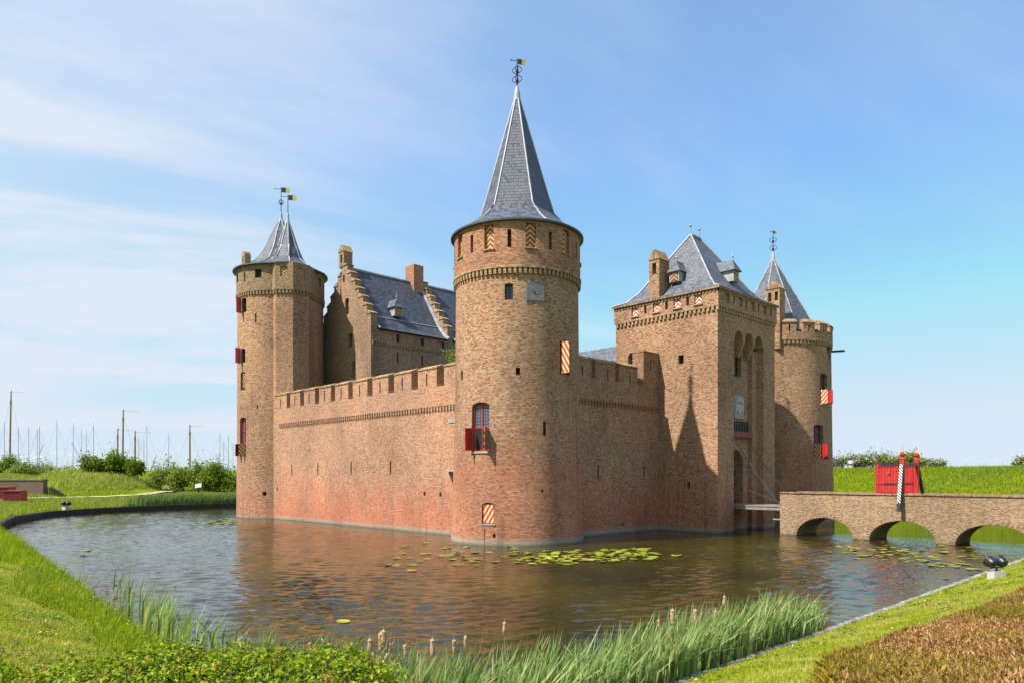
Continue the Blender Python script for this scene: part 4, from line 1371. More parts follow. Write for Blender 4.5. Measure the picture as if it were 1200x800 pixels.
s = MB(f3(-66, 13.85)); s.box(-.08, .08, -1.0, .1, -.08, .08); P(s, 'gargoyle_spout', 'iron', RT)

# ------------------------------------------------------------------ far left tower with its stair turret
C4 = (1.5, 32.5)
FT = thing('round_tower', (*C4, 0), 'round brick tower with an octagonal stair turret and a low slate cone, farthest left', 'tower')
mb = MB(); mb.lathe(C4, [(3.86, -1.2), (3.84, 0), (3.78, 6), (3.74, 19.55)], 84)
body = P(mb, 'wall', 'tower_far', FT, True)
f4 = lambda az, z, r=3.76: cframe(C4, r, az, z)
k = MB()
FW = [(f4(-172, 18.55), .75, 1.25), (f4(-174, 14.2), .75, 1.25), (f4(-174, 12.0), .8, 1.6), (f4(-174, 7.1), 1.0, 3.4)]
for F, w_, h_ in FW: arch_cut(k, F, w_, -h_ / 2, h_ / 2 - .2, h_ / 2, .4)
for az, z, w_, h_ in ((-150, 17.3, .16, .8), (-137, 2.16, .34, .34), (-147, 9.6, .14, .3)):
    slit_cut(k, f4(az, z), w_, h_, .8)
cut(body, k)
for i, (F, w_, h_) in enumerate(FW):
    if i == 3:
        w = in_thing(FT, window(None, F @ Matrix.Translation((0, 0, .5)), .95, 2.2, .28, 'red', True, 0.0))
        a = panel(None, F @ Matrix.Translation((0, 0, -1.15)), .9, 1.0, 'inner_shade', .25, .02, 'opening'); sub(w, a)  # dark sheet painted as the shade behind the open leaves
        sub(w, leaf_open(None, F, -.46, .5, 1.05, -1.15, 103, 'dark_red')); sub(w, leaf_open(None, F, .46, .55, 1.05, -1.15, 125, 'diag_dark'))
    else:
        w = in_thing(FT, window(None, F, w_ - .02, h_ - .03, .3, 'iron', True, None, 'inner_shade'))
        if i == 2: sub(w, panel(None, F @ Matrix.Translation((.1, 0, 0)), .5, 1.3, 'diag_dark', .08))
        else: sub(w, leaf_open(None, F, -w_ / 2, .56, h_ + .1, 0, 103, 'pink_red'))
# octagonal stair turret on the wall side
ap = 1.78
TC = (-.702 + ap, 28.96 + .414 * ap)
octp = lambda r: [(TC[0] + r / math.cos(PI / 8) * math.cos(PI / 8 + i * PI / 4), TC[1] + r / math.cos(PI / 8) * math.sin(PI / 8 + i * PI / 4)) for i in range(8)]
mb = MB(); mb.prism(octp(ap), -1.2, 19.58)
tur = P(mb, 'stair_turret', 'tower_far', FT, True)
k = MB()
for z in (18.3, 14.8, 11.4, 8.7, 5.6): slit_cut(k, frame((-.7, 29.65, z), (-1, 0)), .16, .42, .7)
cut(tur, k)
mb = MB()  # sloped ledge where the turret leaves the wall
mb.prism([(-.72, 28.2), (.9, 27.55), (.9, 28.6), (-.72, 29.4)], 9.5, 11.2, [(-.30, 28.75), (.4, 28.05), (.9, 28.6), (-.3, 29.4)])
P(mb, 'ledge', 'cap', FT)
# upper storey following both, with the dark moulding
in_thing(FT, ring_frieze(C4, 3.74, 19.62, None, 80, 'crown', .30, .15))
mb = MB()
for i in range(8):
    pass
o8, i8 = octp(ap + .15), octp(ap - .05)
mb.prism(o8, 19.60, 19.76)
n8 = octp(ap + .13)
for i in range(8):
    A, B = Vector(n8[i]), Vector(n8[(i + 1) % 8]); Ai, Bi = Vector(i8[i]), Vector(i8[(i + 1) % 8])
    for t in range(5):
        p0, p1 = t / 5, (t + .56) / 5
        mb.prism([tuple(A.lerp(B, p0)), tuple(A.lerp(B, p1)), tuple(Ai.lerp(Bi, p1)), tuple(Ai.lerp(Bi, p0))], 19.30, 19.602)
P(mb, 'turret_frieze', 'crown', FT)
mb = MB(); mb.lathe(C4, [(3.84, 19.74), (3.84, 21.98)], 84)
up = P(mb, 'upper_storey', 'crown', FT, True)
k = MB()
for i in range(16):
    az = -168 + 22.5 * i
    slit_cut(k, cframe(C4, 3.84, az, 21.1), .62 if i % 2 else .2, .75 if i % 2 else 1.1, .45)
cut(up, k)
for i in range(1, 16, 2):
    if 0 < i < 15: in_thing(FT, panel(None, cframe(C4, 3.84, -168 + 22.5 * i, 21.1), .6, .73, 'chev_dark' if i > 2 else 'inner_shade', .2))  # first niche holds a near-black sheet painted as shade, no shutter
mb = MB(); mb.prism(octp(ap + .11), 19.765, 21.96)
up2 = P(mb, 'turret_storey', 'crown', FT, True)
k = MB(); TF = []
for i, nrm in ((5, (-.7071, -.7071)), (6, (0, -1)), (4, (-1, 0))):
    p = (TC[0] + nrm[0] * (ap + .11), TC[1] + nrm[1] * (ap + .11), 21.15)
    TF.append(frame(p, nrm)); slit_cut(k, TF[-1], .66, .85, .3)
cut(up2, k)
for F in TF: in_thing(FT, panel(None, F, .64, .83, 'chev_dark', .08))
sp4 = in_thing(FT, spire(C4, None, [(2.35, 22.95), (1.55, 24.1), (.75, 25.9), (.06, 27.15)], 8, CA + R(-6), (4.15, 21.98), 'slate_light', True, .06))
in_thing(FT, vane(None, C4[0], C4[1], 27.1, 2.95, flag=.75, knots=(.5,)))
TS = (TC[0] - .1, TC[1] + .42)
sp5 = in_thing(FT, spire(TS, None, [(1.35, 22.7), (.85, 23.9), (.40, 25.3), (.05, 26.3)], 8, PI / 8, (2.25, 21.99), 'slate', True, .06))
in_thing(FT, vane(None, TS[0], TS[1], 26.3, 2.2, flag=.75, knots=()))
# small arched chimney on the eave
s = MB(); q = (C4[0] + 3.55 * math.cos(R(-171)), C4[1] + 3.55 * math.sin(R(-171)))
poly = [(q[1] - .32, 21.4), (q[1] + .32, 21.4), (q[1] + .32, 22.85)] + [(q[1] + .32 * math.cos(PI * t / 8), 22.85 + .42 * math.sin(PI * t / 8)) for t in range(1, 8)] + [(q[1] - .32, 22.85)]
s.extrude(poly, 'x', q[0] - .28, q[0] + .28)
o = P(s, 'chimney', 'upper_grey', FT, True)
k = MB(); k.box(q[0] - .6, q[0] + .6, q[1] - .10, q[1] + .10, 22.2, 22.8); cut(o, k)
# ------------------------------------------------------------------ palace with stepped gables
PB = thing('palace_building', (16, 28.2, 0), 'brick hall with a stepped gable and a dark slate roof rising behind the long wall', 'building')
PX, PY, PF_, EZ, RZ = 5.5, 28.2, 23.8, 16.45, 22.6      # gable plane, ridge line, front wall, eaves, ridge height
mb = MB(); mb.box(PX, 28.0, PF_, 2 * PY - PF_, 0, EZ)
body = P(mb, 'wall', 'palace', PB, True)
k = MB()
for x in (8.3, 11.0): slit_cut(k, frame((x, PF_, 14.2), (0, -1)), .2, .9, .8)
for y, z in ((27.2, 16.0), (26.6, 13.2)): arch_cut(k, frame((PX, y, z), (-1, 0)), .62, -.75, .5, .75, .45)
def gable(x0, x1):
    st, hw = 6, PY - PF_
    dy, z0 = (hw - .5) / st, 17.75
    dz = (RZ + .15 - z0) / st
    right = [(PY - hw, EZ + .001)]
    y, z = PY - hw, z0
    for i in range(st):
        right.append((y, z)); y += dy; right.append((y, z)); z += dz
    right.append((y, z))
    left = [(2 * PY - a, b) for a, b in reversed(right)]
    mb = MB(); mb.extrude(right + left, 'x', x0, x1)
    g_ = P(mb, 'gable', 'palace', PB, True)
    y, z = PY - hw, z0
    for i in range(st + 1):
        spans = [(y - .04, y + dy + .02, 1), (2 * PY - y - dy - .02, 2 * PY - y + .04, -1)] if i < st else [(y - .04, 2 * PY - y + .04, 1)]
        for a, b, sl in spans:
            caps = MB()
            caps.extrude([(a, z + .003), (b, z + .003), (b, z + (.40 if sl > 0 else .08)), (a, z + (.08 if sl > 0 else .40))], 'x', x0 - .06, x1 + .06)
            caps.build('step_cap', M['cap'], g_)
        y += dy; z += dz
    return g_
cut(body, k)
g1 = gable(PX, PX + .65)
k = MB(); arch_cut(k, frame((PX, 27.75, 19.0), (-1, 0)), .62, -.75, .5, .75, .45)
slit_cut(k, frame((PX, 28.3, 21.6), (-1, 0)), .3, .7, .5)
cut(g1, k)
for y, z in ((27.75, 19.0), (27.2, 16.0)):
    in_thing(PB, window(None, frame((PX, y, z), (-1, 0)), .6, 1.4, .3, 'dark_red', False, 0.0))
gable(13.95, 14.6)
gable(27.3, 28.0)
def roof_span(x0, x1):
    prof = [(4.75, EZ + .05), (4.1, EZ + .42), (3.2, EZ + 1.35), (0, RZ)]
    mb = MB()
    for s_ in (1, -1):
        Y = lambda d: PY - s_ * d
        for (d0, z0), (d1, z1) in zip(prof, prof[1:]):
            q = [(x0, Y(d0), z0), (x1, Y(d0), z0), (x1, Y(d1), z1), (x0, Y(d1), z1)]
            mb.face(q if s_ > 0 else q[::-1])
    mb.face([(x0, PY - 4.75, EZ + .03), (x0, PY + 4.75, EZ + .03), (x1, PY + 4.75, EZ + .03), (x1, PY - 4.75, EZ + .03)])
    r_ = P(mb, 'roof', 'slate_dark', PB)
    s = MB(); s.tube([(x0, PY, RZ + .03), (x1, PY, RZ + .03)], .12, 6)
    s.tube([(x0 + .08, PY - d, z + .05) for d, z in prof], .10, 5)
    s.tube([(x1 - .08, PY - d, z + .05) for d, z in prof], .16, 5)
    s.tube([(x0, PY - 3.2, EZ + 1.39), (x1, PY - 3.2, EZ + 1.39)], .05, 5)
    sub(r_, s.build('ridge_trim', M['lead']))
    return r_
r1 = roof_span(PX + .66, 13.94)
r2 = roof_span(14.61, 27.29)
for rr, x in ((r1, 9.1), (r2, 18.2)):
    d1 = dormer(rr, frame((x, 24.85, EZ + 1.75), (0, -1)), .85, .75, 'slate_light', 'chev_dark', 2.4)
    d1.parent = PB; d1.matrix_parent_inverse = Matrix.Translation(PB.location).inverted()
in_thing(PB, line_frieze(None, 'y', PF_, -1, PX + .1, 27.9, 15.35, .3, 'upper_grey', .24, .12))
for x in (7.0, 9.65, 12.3, 15.6, 18.2, 20.8):
    in_thing(PB, panel(None, frame((x, PF_, 15.98), (0, -1)), .72, .72, 'chev_dark', -.03, .05))
for x in (8.3, 11.0, 13.4):
    s = MB(); s.box(x - .14, x + .14, PF_ - .03, PF_ + .03, 15.6, 16.25); P(s, 'slit_shade', 'inner_shade', PB)  # proud near-black boxes paint the shade of slits, nothing is cut
chimney(PB, PX - .05, PX + .85, 28.2, 29.1, 22.7, 24.1, 'palace', True, 'y', .65)
mb = MB(); mb.box(12.75, 13.9, 27.5, 28.9, 21.0, 24.25); P(mb, 'chimney', 'upper', PB)
# inner wing whose pale roof shows between the merlons
IW = thing('inner_wing', (22, 9.5, 0), 'low inner wing with a pale slate roof seen between the merlons beside the gate', 'building')
mb = MB(); mb.box(18.6, 25.4, 3.4, 17.0, 0, 11.2); P(mb, 'wall', 'palace', IW)
mb = MB(); mb.extrude([(18.2, 11.21), (25.8, 11.21), (22, 15.15)], 'y', 2.9, 17.0); P(mb, 'roof', 'slate_light', IW)

# sprig growing on the wall head beside the round tower
TW = thing('wall_sapling', (-.35, 5.5, 10.6), 'young leafy sapling rooted in the wall top beside the round tower', 'plant')
s = MB()
for dx, dy, hh in ((0, 0, 1.0), (.1, .5, .75), (-.1, -.35, .55)):
    s.tube([(-.35, 5.5, 10.3), (-.35 + dx * .5, 5.5 + dy * .5, 10.5 + hh * .4), (-.35 + dx, 5.5 + dy, 10.5 + hh)], .018, 4)
P(s, 'stem', 'stalk', TW)
Pn = RNG.normal(size=(170, 3)) * (0.22, .36, .26) + (-.35, 5.55, 11.2)
in_thing(TW, leaves('leaves', Pn, .075, M['bush_light']))

# ------------------------------------------------------------------ plants and things round the moat
def ground_thing(name, X, Y, label, cat, group=None, rz=0.0, dz=0.0):
    x, y = cw(X, Y)
    return thing(name, (x, y, float(gz(np.array([X]), np.array([Y]))[0]) + dz), label, cat, group, rz)
HEAD = -math.atan2(VY, VX)           # heading of the viewer: local +y of a thing turned by it looks away from the camera

def bush(X, Y, w, h, dep, label, mat, n, leaf, seed, group='bushes along the far bank', name='bush', cat='bush', low=0.05, lobes=14):
    rg = np.random.default_rng(seed)
    t = ground_thing(name, X, Y, label, cat, group, HEAD)
    pts, nr = [], []
    cs = []
    for i in range(lobes):
        a = rg.uniform(-1, 1)
        hh = h * (0.62 + 0.38 * rg.random()) * (1 - 0.35 * abs(a) ** 2)
        cs.append((a * w * .40, rg.uniform(-.35, .35) * dep, hh * rg.uniform(.42, .66), w * rg.uniform(.13, .24), dep * rg.uniform(.22, .38), hh * rg.uniform(.30, .42)))
    per = n // lobes
    for (x, y, z, rx, ry, rz_) in cs:
        d = rg.normal(size=(per, 3)); d /= np.linalg.norm(d, axis=1)[:, None]
        rad = rg.uniform(.35, 1.0, per) ** .5 * (1 + .30 * np.sin(d[:, 0] * 5 + seed) * np.sin(d[:, 2] * 6 + x) + .18 * rg.normal(size=per))
        p = d * rad[:, None] * (rx, ry, rz_) + (x, y, z)
        clump = np.sin(p[:, 0] * 2.3 + seed) + np.sin(p[:, 2] * 2.9 + seed * 2) + np.sin(p[:, 1] * 2.7 + seed * 3)
        out = rg.random(per) < .16          # loose sprays reaching out of the lobe
        p[out] = d[out] * (rad[out] * rg.uniform(1.0, 1.75, out.sum()))[:, None] * (rx, ry, rz_) + (x, y, z)
        keep = (p[:, 2] > low) & ((clump + rg.normal(size=per) * .8 > -1.0) | out)
        pts.append(p[keep]); nr.append(d[keep])
    Pn = np.concatenate(pts); Nn = np.concatenate(nr)
    leaves('crown', Pn, leaf, M[mat], t, Nn + (0, 0, .4), .55)
    s = MB()
    for (x, y, z, rx, ry, rz_) in cs:
        b = (x * .5, y * .5, -.3)
        s.tube([b, ((x * .5 + x) / 2 + .1, y * .8, z * .5), (x, y, z + rz_ * .5)], .07, 5, .02)
        for q in range(4):
            e = (x + rg.uniform(-1, 1) * rx * .95, y + rg.uniform(-1, 1) * ry, z + rg.uniform(.1, 1.15) * rz_)
            s.tube([(x * .85, y * .9, z * .6), e], .03, 4, .008)
    s.build('trunk', M['pier'], t)
    return t
bush(-69, 103, 7.5, 3.2, 3.5, 'olive green spreading bush behind the dark retaining wall', 'bush_light', 5200, .15, 1)
bush(-75.6, 108, 6.0, 3.6, 4, 'taller dark bush at the frame edge behind the retaining wall', 'bush', 4200, .16, 2)
bush(-69.3, 112, 3.6, 2.5, 3, 'small low bush on the skyline between two larger bushes', 'bush_light', 1800, .14, 3)
bush(-70.6, 109, 4.2, 4.0, 3, 'thin twiggy bush with bare branches on the skyline', 'bush_light', 1100, .13, 33)
bush(-52.0, 96.0, 5.0, 4.1, 3.0, 'dark dense bush standing on the crest of the grassy mound', 'bush_dark', 5600, .17, 4)
bush(-55.6, 95.5, 3.8, 3.1, 2.6, 'paler open bush on the mound beside the dark dense one', 'bush', 2600, .16, 5)
bush(-49.4, 104, 6.8, 4.9, 4, 'loose pale leaved bush, outermost of the three shrubs by the castle', 'bush_light', 5600, .17, 6)
bush(-45.0, 102, 7.2, 5.2, 4, 'broad green bush in the middle of the three shrubs by the castle', 'bush', 6400, .17, 7)
bush(-40.4, 100, 6.6, 5.5, 4, 'tall dark bush next to the far round tower wall', 'bush_dark', 6000, .17, 8)
for i, (px, D, w, h, mt, lab) in enumerate(((989, 97, 4.8, 2.7, 'blossom_bush', 'pale blossoming bush beside the crenellated tower on the grass dyke'), (1016, 96, 4.5, 3.1, 'blossom_bush', 'pale blossoming bush with a ragged top just behind the open red gate leaf'),
        (1040, 95, 4.0, 2.9, 'bush_light', 'green bush directly behind the red gate posts on the dyke'), (1066, 95, 3.8, 2.9, 'bush_light', 'green bush to the side of the gold topped posts on the dyke'), (1090, 95, 4.0, 2.1, 'blossom_bush', 'low bush at the end of the row on the grass dyke'), (1199, 88, 1.3, 2.4, 'blossom_bush', 'twiggy bush tip at the frame edge above the grass dyke'))):
    bush((px - 600) / 845 * D, D, w, h, 2.5, lab, mt, 2600, .13, 20 + i, 'bushes along the grass dyke')

def scatter(n, X0, X1, Y0, Y1, test, seed):
    rg = np.random.default_rng(seed)
    X = rg.uniform(X0, X1, n); Y = rg.uniform(Y0, Y1, n)
    m = test(X, Y)
    return X[m], Y[m], rg
def view_ok(X, Y, pad=320):
    return (Y > 2) & (np.abs(X / np.maximum(Y, .1)) * 845 < 600 + pad)
grass_n = 0
def grass(X, Y, hmin, hmax, w, lean, mat, rg, lift=-.02, wind=(.25, -.1), bend=.35):
    z = gz(X, Y) + lift
    n = len(X)
    h = rg.uniform(hmin, hmax, n) * rg.uniform(.7, 1.1, n)
    L = rg.normal(size=(n, 2)) * lean + np.array(wind)
    o = blades('grass', wpts(X, Y, z), h, rg.uniform(.7, 1.3, n) * w, L, M[mat], None, bend)
    tag(o, kind='stuff')
    return o

# bed of browned clipped yew at the right, as a low hedge (its outline in the viewer's frame)
YEW = [(3.7, 8.85), (4.6, 9.55), (5.5, 10.3), (7.6, 12.1), (9.4, 13.7), (11.2, 15.6), (12.4, 17.2), (15.5, 17.0), (13, 12), (9, 6.5), (4.6, 4.6), (3.2, 7.6)]
def inside(poly, X, Y):
    r = np.zeros(np.shape(X), bool)
    n = len(poly)
    for i in range(n):
        (x0, y0), (x1, y1) = poly[i], poly[(i + 1) % n]
        c = ((y0 > Y) != (y1 > Y)) & (X < (x1 - x0) * (Y - y0) / (y1 - y0 + 1e-12) + x0)
        r ^= c
    return r
def edge_dist(poly, X, Y):
    d = np.full(np.shape(X), 1e9)
    n = len(poly)
    for i in range(n):
        a, b = np.array(poly[i]), np.array(poly[(i + 1) % n])
        t = np.clip(((X - a[0]) * (b - a)[0] + (Y - a[1]) * (b - a)[1]) / ((b - a) ** 2).sum(), 0, 1)
        d = np.minimum(d, np.hypot(X - a[0] - t * (b - a)[0], Y - a[1] - t * (b - a)[1]))
    return d
YT = ground_thing('clipped_hedge', 8.5, 10.5, 'low flat clipped hedge turned brown with a yellow green rim, on the near lawn', 'hedge')
def build_yew():
    inv = Matrix.Translation(YT.location).inverted()
    top = lambda X, Y, e: gz(X, Y, False) + .30 * np.clip(e / .18, 0, 1) ** .5 + .03 * np.sin(X * 2.1) * np.sin(Y * 1.7)
    mb = MB()
    xs = np.arange(3, 16, .25); ys = np.arange(4.5, 17.6, .25)
    for x in xs:
        for y in ys:
            q = np.array([x, x + .25, x + .25, x]), np.array([y, y, y + .25, y + .25])
            if inside(YEW, q[0], q[1]).all():
                e = edge_dist(YEW, *q)
                z = top(q[0], q[1], e) - .06
                mb.face([(*cw(q[0][i], q[1][i]), z[i]) for i in range(4)])
    o = mb.build('bed', plain_yew); in_thing(YT, o)
    X, Y, rg = scatter(330000, 3.2, 15.6, 4.5, 17.3, lambda X, Y: inside(YEW, X, Y) & view_ok(X, Y) & (Y > 5.5), 41)
    e = edge_dist(YEW, X, Y)
    rim = e < .16 + .12 * np.sin(X * 3.3) * np.sin(Y * 2.9)
    z = top(X, Y, e) - .07
    for m, nm, mt, hh, ww in ((~rim, 'sprigs', 'yew', .095, .020), (rim, 'rim_sprigs', 'yew_edge', .12, .022)):
        n = m.sum()
        L = rg.normal(size=(n, 2)) * .65
        b = blades(nm, wpts(X[m], Y[m], z[m]), rg.uniform(.5, 1.2, n) * hh, rg.uniform(.6, 1.3, n) * ww, L, M[mt], None, .5)
        in_thing(YT, b)
    # green sprays pushing through the brown
    X, Y, rg = scatter(9000, 3.2, 15.6, 4.5, 17.3, lambda X, Y: inside(YEW, X, Y) & view_ok(X, Y) & (np.sin(X * 1.9 + 1) * np.sin(Y * 2.3) + np.sin(X * .7 - Y) > .75), 43)
    e = edge_dist(YEW, X, Y); n = len(X)
    in_thing(YT, blades('sprays', wpts(X, Y, top(X, Y, e) - .05), rg.uniform(.07, .16, n), rg.uniform(.6, 1.2, n) * .022, rg.normal(size=(n, 2)) * .5, M['yew_edge'], None, .5))
plain_yew = plain('yew_soil', (0.13, 0.07, 0.03), 1.0, 0, .4, 6)
build_yew()

# mown lawn of the near right bank
X, Y, rg = scatter(800000, 2, 30, 7.5, 37, lambda X, Y: (dshore(X, Y) > .30) & (dshore(X, Y) < 7) & ~inside(YEW, X, Y) & view_ok(X, Y) & (np.random.default_rng(1).random(len(X)) < np.clip(13 / Y, 0, 1) ** 1.2), 51)
grass(X, Y, .035, .085, .011, .45, 'grass_lawn', rg)
X, Y, rg = scatter(75000, 2, 30, 7.5, 37, lambda X, Y: (dshore(X, Y) > .26) & (dshore(X, Y) < .55) & view_ok(X, Y), 52)
grass(X, Y, .06, .17, .012, .5, 'grass_long', rg)
# near left bank: mown strip behind, rough long grass along the water
def left_bank(X, Y): return view_ok(X, Y) & (X < -0.5)
X, Y, rg = scatter(560000, -30, -1, 6, 32, lambda X, Y: left_bank(X, Y) & (dshore(X, Y) > 1.7 + .5 * np.sin(X * .9)) & (dshore(X, Y) < 12) & (np.random.default_rng(2).random(len(X)) < np.clip(11 / Y, 0, 1) ** 1.3), 53)
grass(X, Y, .04, .10, .012, .5, 'grass_lawn', rg)
X, Y, rg = scatter(340000, -40, -1, 6, 52, lambda X, Y: left_bank(X, Y) & (dshore(X, Y) > -.12) & (dshore(X, Y) < 2.1 + .5 * np.sin(X * .9)) & (np.random.default_rng(3).random(len(X)) < np.clip(15 / Y, 0, 1)), 54)
grass(X, Y, .14, .42, .016, .42, 'grass_long', rg, wind=(.22, -.12))
X, Y, rg = scatter(5000, -36, -2, 8, 50, lambda X, Y: left_bank(X, Y) & (dshore(X, Y) > -.1) & (dshore(X, Y) < .5), 55)
grass(X, Y, .4, .8, .018, .35, 'grass_long', rg, wind=(.25, -.1))
# broad-leaved weeds and clover in the turf
def weeds():
    rg = np.random.default_rng(66)
    P3, N3 = [], []
    n = 0
    while n < 420:
        if rg.random() < .6: X, Y = rg.uniform(-16, -1.5), rg.uniform(7, 24)
        else: X, Y = rg.uniform(3, 20), rg.uniform(10, 28)
        d = float(dshore(np.array([X]), np.array([Y]))[0])
        if d < .15 or d > (6 if X < 0 else 3.2) or inside(YEW, np.array([X]), np.array([Y]))[0]: continue
        k = rg.integers(10, 34); r = rg.uniform(.05, .22)
        x, y = X + rg.normal(size=k) * r, Y + rg.normal(size=k) * r
        tall = .28 if (X < 0 and d < 2) else .07
        P3.append(wpts(x, y, gz(x, y) + rg.uniform(.02, 1, k) * tall)); n += 1
    P3 = np.concatenate(P3)
    tag(leaves('weeds', P3, .030, M['weed'], None, np.tile((0, 0, 1.6), (len(P3), 1)), .5), kind='stuff')
M['weed'] = foliage('weed_leaves', [(0, (0.035, 0.085, 0.008)), (.6, (0.09, 0.17, 0.015)), (.93, (0.18, 0.26, 0.03)), (.97, (0.70, 0.66, 0.40)), (1, (0.72, 0.60, 0.08))], 0.3)
weeds()
# far left bank, mound and meadow
X, Y, rg = scatter(420000, -90, -24, 52, 128, lambda X, Y: view_ok(X, Y) & (dshore(X, Y) > .25) & (dshore(X, Y) < 50) & (np.random.default_rng(4).random(len(X)) < np.clip(16 / np.maximum(dshore(X, Y), 5), .25, 1)), 56)
d2 = np.min([np.hypot(X - a, Y - b) for a, b in ((-58, 75.5), (-55.5, 76.5), (-53, 77.5), (-51.7, 78.5), (-50.5, 79.5), (-49.2, 81), (-48, 82.5), (-47.2, 85), (-46.6, 88), (-46.4, 91.5), (-46.3, 95), (-47.2, 99), (-48, 103), (-50, 107))], axis=0)
m = d2 > 2.0
X, Y = X[m], Y[m]
mound = np.exp(-(((X + 54.2) / 6.4) ** 2 + ((Y - 94.5) / 5.4) ** 2))
m = mound > .3
grass(X[m], Y[m], .35, .80, .05, .4, 'grass_pale', rg, wind=(.3, -.1))
grass(X[~m], Y[~m], .16, .45, .05, .4, 'grass_far', rg, wind=(.2, -.1))
X, Y, rg = scatter(60000, -46, -24, 70, 100, lambda X, Y: (dshore(X, Y) > .25) & (dshore(X, Y) < 3.2) & (X / Y * 845 > -445 + 12 * np.sin(Y)), 57)
tag(blades('far_reeds', wpts(X, Y, gz(X, Y)), rg.uniform(.6, 1.25, len(X)), rg.uniform(.6, 1.2, len(X)) * .06, rg.normal(size=(len(X), 2)) * .2 + (.25, -.1), M['reed_far'], None, .3), kind='stuff')
# grass dyke at the right, behind the bridge
X, Y, rg = scatter(520000, 14, 92, 38, 118, lambda X, Y: view_ok(X, Y, 60) & (dshore(X, Y) > .2) & (dshore(X, Y) < 22), 58)
grass(X, Y, .16, .42, .05, .45, 'grass_dyke', rg, wind=(.15, -.1))
X, Y, rg = scatter(9000, 14, 92, 38, 118, lambda X, Y: view_ok(X, Y, 60) & (dshore(X, Y) > 8) & (dshore(X, Y) < 16), 59)
grass(X, Y, .6, 1.0, .04, .35, 'grass_far', rg, wind=(.3, -.1))

# leafy hedge at the bottom left
HP = [(-8.5, 7.4), (-5.6, 7.9), (-4.2, 8.2), (-3.0, 8.3), (-2.0, 8.2), (-1.0, 7.9)]
HT = ground_thing('leafy_hedge', -4, 7.8, 'bright green leafy hedge with a few reddish shoots, in front of the reeds', 'hedge')
def build_hedge():
    rg = np.random.default_rng(61)
    hx = np.array([p[0] for p in HP]); hy = np.array([p[1] for p in HP])
    X0, X1 = -8.5, -0.95
    def shape(x):
        yc = np.interp(x, hx, hy)
        e = np.clip((X1 - x) / .5, 0, 1) ** .5
        top = np.interp(x, [-8.5, -5.6, -4.6, -3.6, -2.6, -1.8, -1.3, -.95], [1.32, 1.47, 1.60, 1.68, 1.70, 1.63, 1.52, 1.36])
        top = top + .05 * np.sin(x * 2.7) + .035 * np.sin(x * 6.1 + 1) + .02 * np.sin(x * 13)
        g0 = gz(x, yc, False) - .1
        return yc, e, top, g0
    n = 50000
    x = rg.uniform(X0, X1, n)
    yc, e, top, g0 = shape(x)
    a = rg.uniform(0, PI, n)
    rad = 1 - .28 * rg.random(n) ** 1.6
    y = yc + .85 * e * np.cos(a) * rad
    z = g0 + (top - g0) * e * np.sin(a) ** .55 * rad + .035 * np.sin(y * 9 + x) * np.sin(x * 8) + rg.normal(size=n) * .025
    wn = np.stack([np.cos(a) * VY, np.cos(a) * VX, np.sin(a) + .5], 1)
    in_thing(HT, leaves('leaves', wpts(x, y, z), .029, M['hedge'], None, wn, .55))
    # young shoots standing out of the top
    n = 1500
    x = rg.uniform(X0, X1 - .15, n); yc, e, top, g0 = shape(x)
    y = yc + rg.uniform(-.6, .6, n) * e
    in_thing(HT, leaves('shoots', wpts(x, y, top * 1.0 + rg.uniform(-.06, .10, n) - .10 * np.abs(y - yc)), .030, M['hedge'], None, None, .45))
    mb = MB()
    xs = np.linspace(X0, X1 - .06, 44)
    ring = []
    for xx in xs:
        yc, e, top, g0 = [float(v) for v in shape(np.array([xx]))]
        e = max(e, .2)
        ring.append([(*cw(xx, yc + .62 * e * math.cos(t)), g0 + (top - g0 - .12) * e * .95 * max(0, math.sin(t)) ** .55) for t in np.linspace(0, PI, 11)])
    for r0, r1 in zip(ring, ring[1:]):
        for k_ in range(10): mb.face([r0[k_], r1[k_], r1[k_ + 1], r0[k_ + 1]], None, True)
    P(mb, 'core_shade', 'hedge_core', HT)  # smooth dark shell, paints the shade in the gaps between leaves
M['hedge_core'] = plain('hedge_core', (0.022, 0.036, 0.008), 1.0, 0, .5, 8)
build_hedge()

# cattail bed along the near shore
def build_reeds():
    rg = np.random.default_rng(71)
    n = 110000
    th = R(-90) + rg.uniform(R(-17), R(24), n)
    d = -rg.uniform(.05, 1.0, n) ** 1.1 * 1.9
    r = shoreR(th) + d
    X = CX + r * np.cos(th); Y = CY + r * np.sin(th)
    px = 600 + 845 * X / Y
    # density: thick from the middle to the right end, loose clumps at the left
    dens = np.interp(px, [120, 165, 200, 300, 420, 470, 520, 900, 945, 965], [0, .18, .30, .24, .9, 2.2, 1.3, 1, .75, 0])
    dens = dens * np.where(px < 460, .55 + .45 * np.sin(px * .11) * np.sin(px * .043), 1)
    wid = np.interp(px, [150, 480, 600, 850, 960], [1.1, 1.4, 1.8, 1.45, .9])
    m = (rg.random(n) < dens * .125) & (-d < wid)
    X, Y = X[m], Y[m]; n = len(X)
    px = px[m]
    h = rg.uniform(.55, 1.22, n) ** .8 * np.interp(px, [150, 440, 600, 800, 900, 960], [.98, 1.12, 1.12, 1.08, 1.12, .80])
    L = rg.normal(size=(n, 2)) * (.09 + .22 * (rg.random((n, 1)) < .25)) + np.array([VX, -VY]) * rg.uniform(.05, .36, (n, 1))
    o = blades('reeds', wpts(X, Y, np.full(n, -.05)), h + .05, rg.uniform(.6, 1.35, n) * .046, L, M['reed'], None, .22)
    tag(o, kind='stuff')
    k = rg.random(n) < .10          # last year's dry stems, some of them snapped
    q = k.sum()
    o = blades('dry_reeds', wpts(X[k] + .03, Y[k] + .02, np.full(q, -.05)), h[k] * rg.uniform(.5, 1.0, q), rg.uniform(.6, 1.2, q) * .022, rg.normal(size=(q, 2)) * .30 + np.array([VX, -VY]) * .1, M['dry_reed'], None, .15)
    tag(o, kind='stuff')
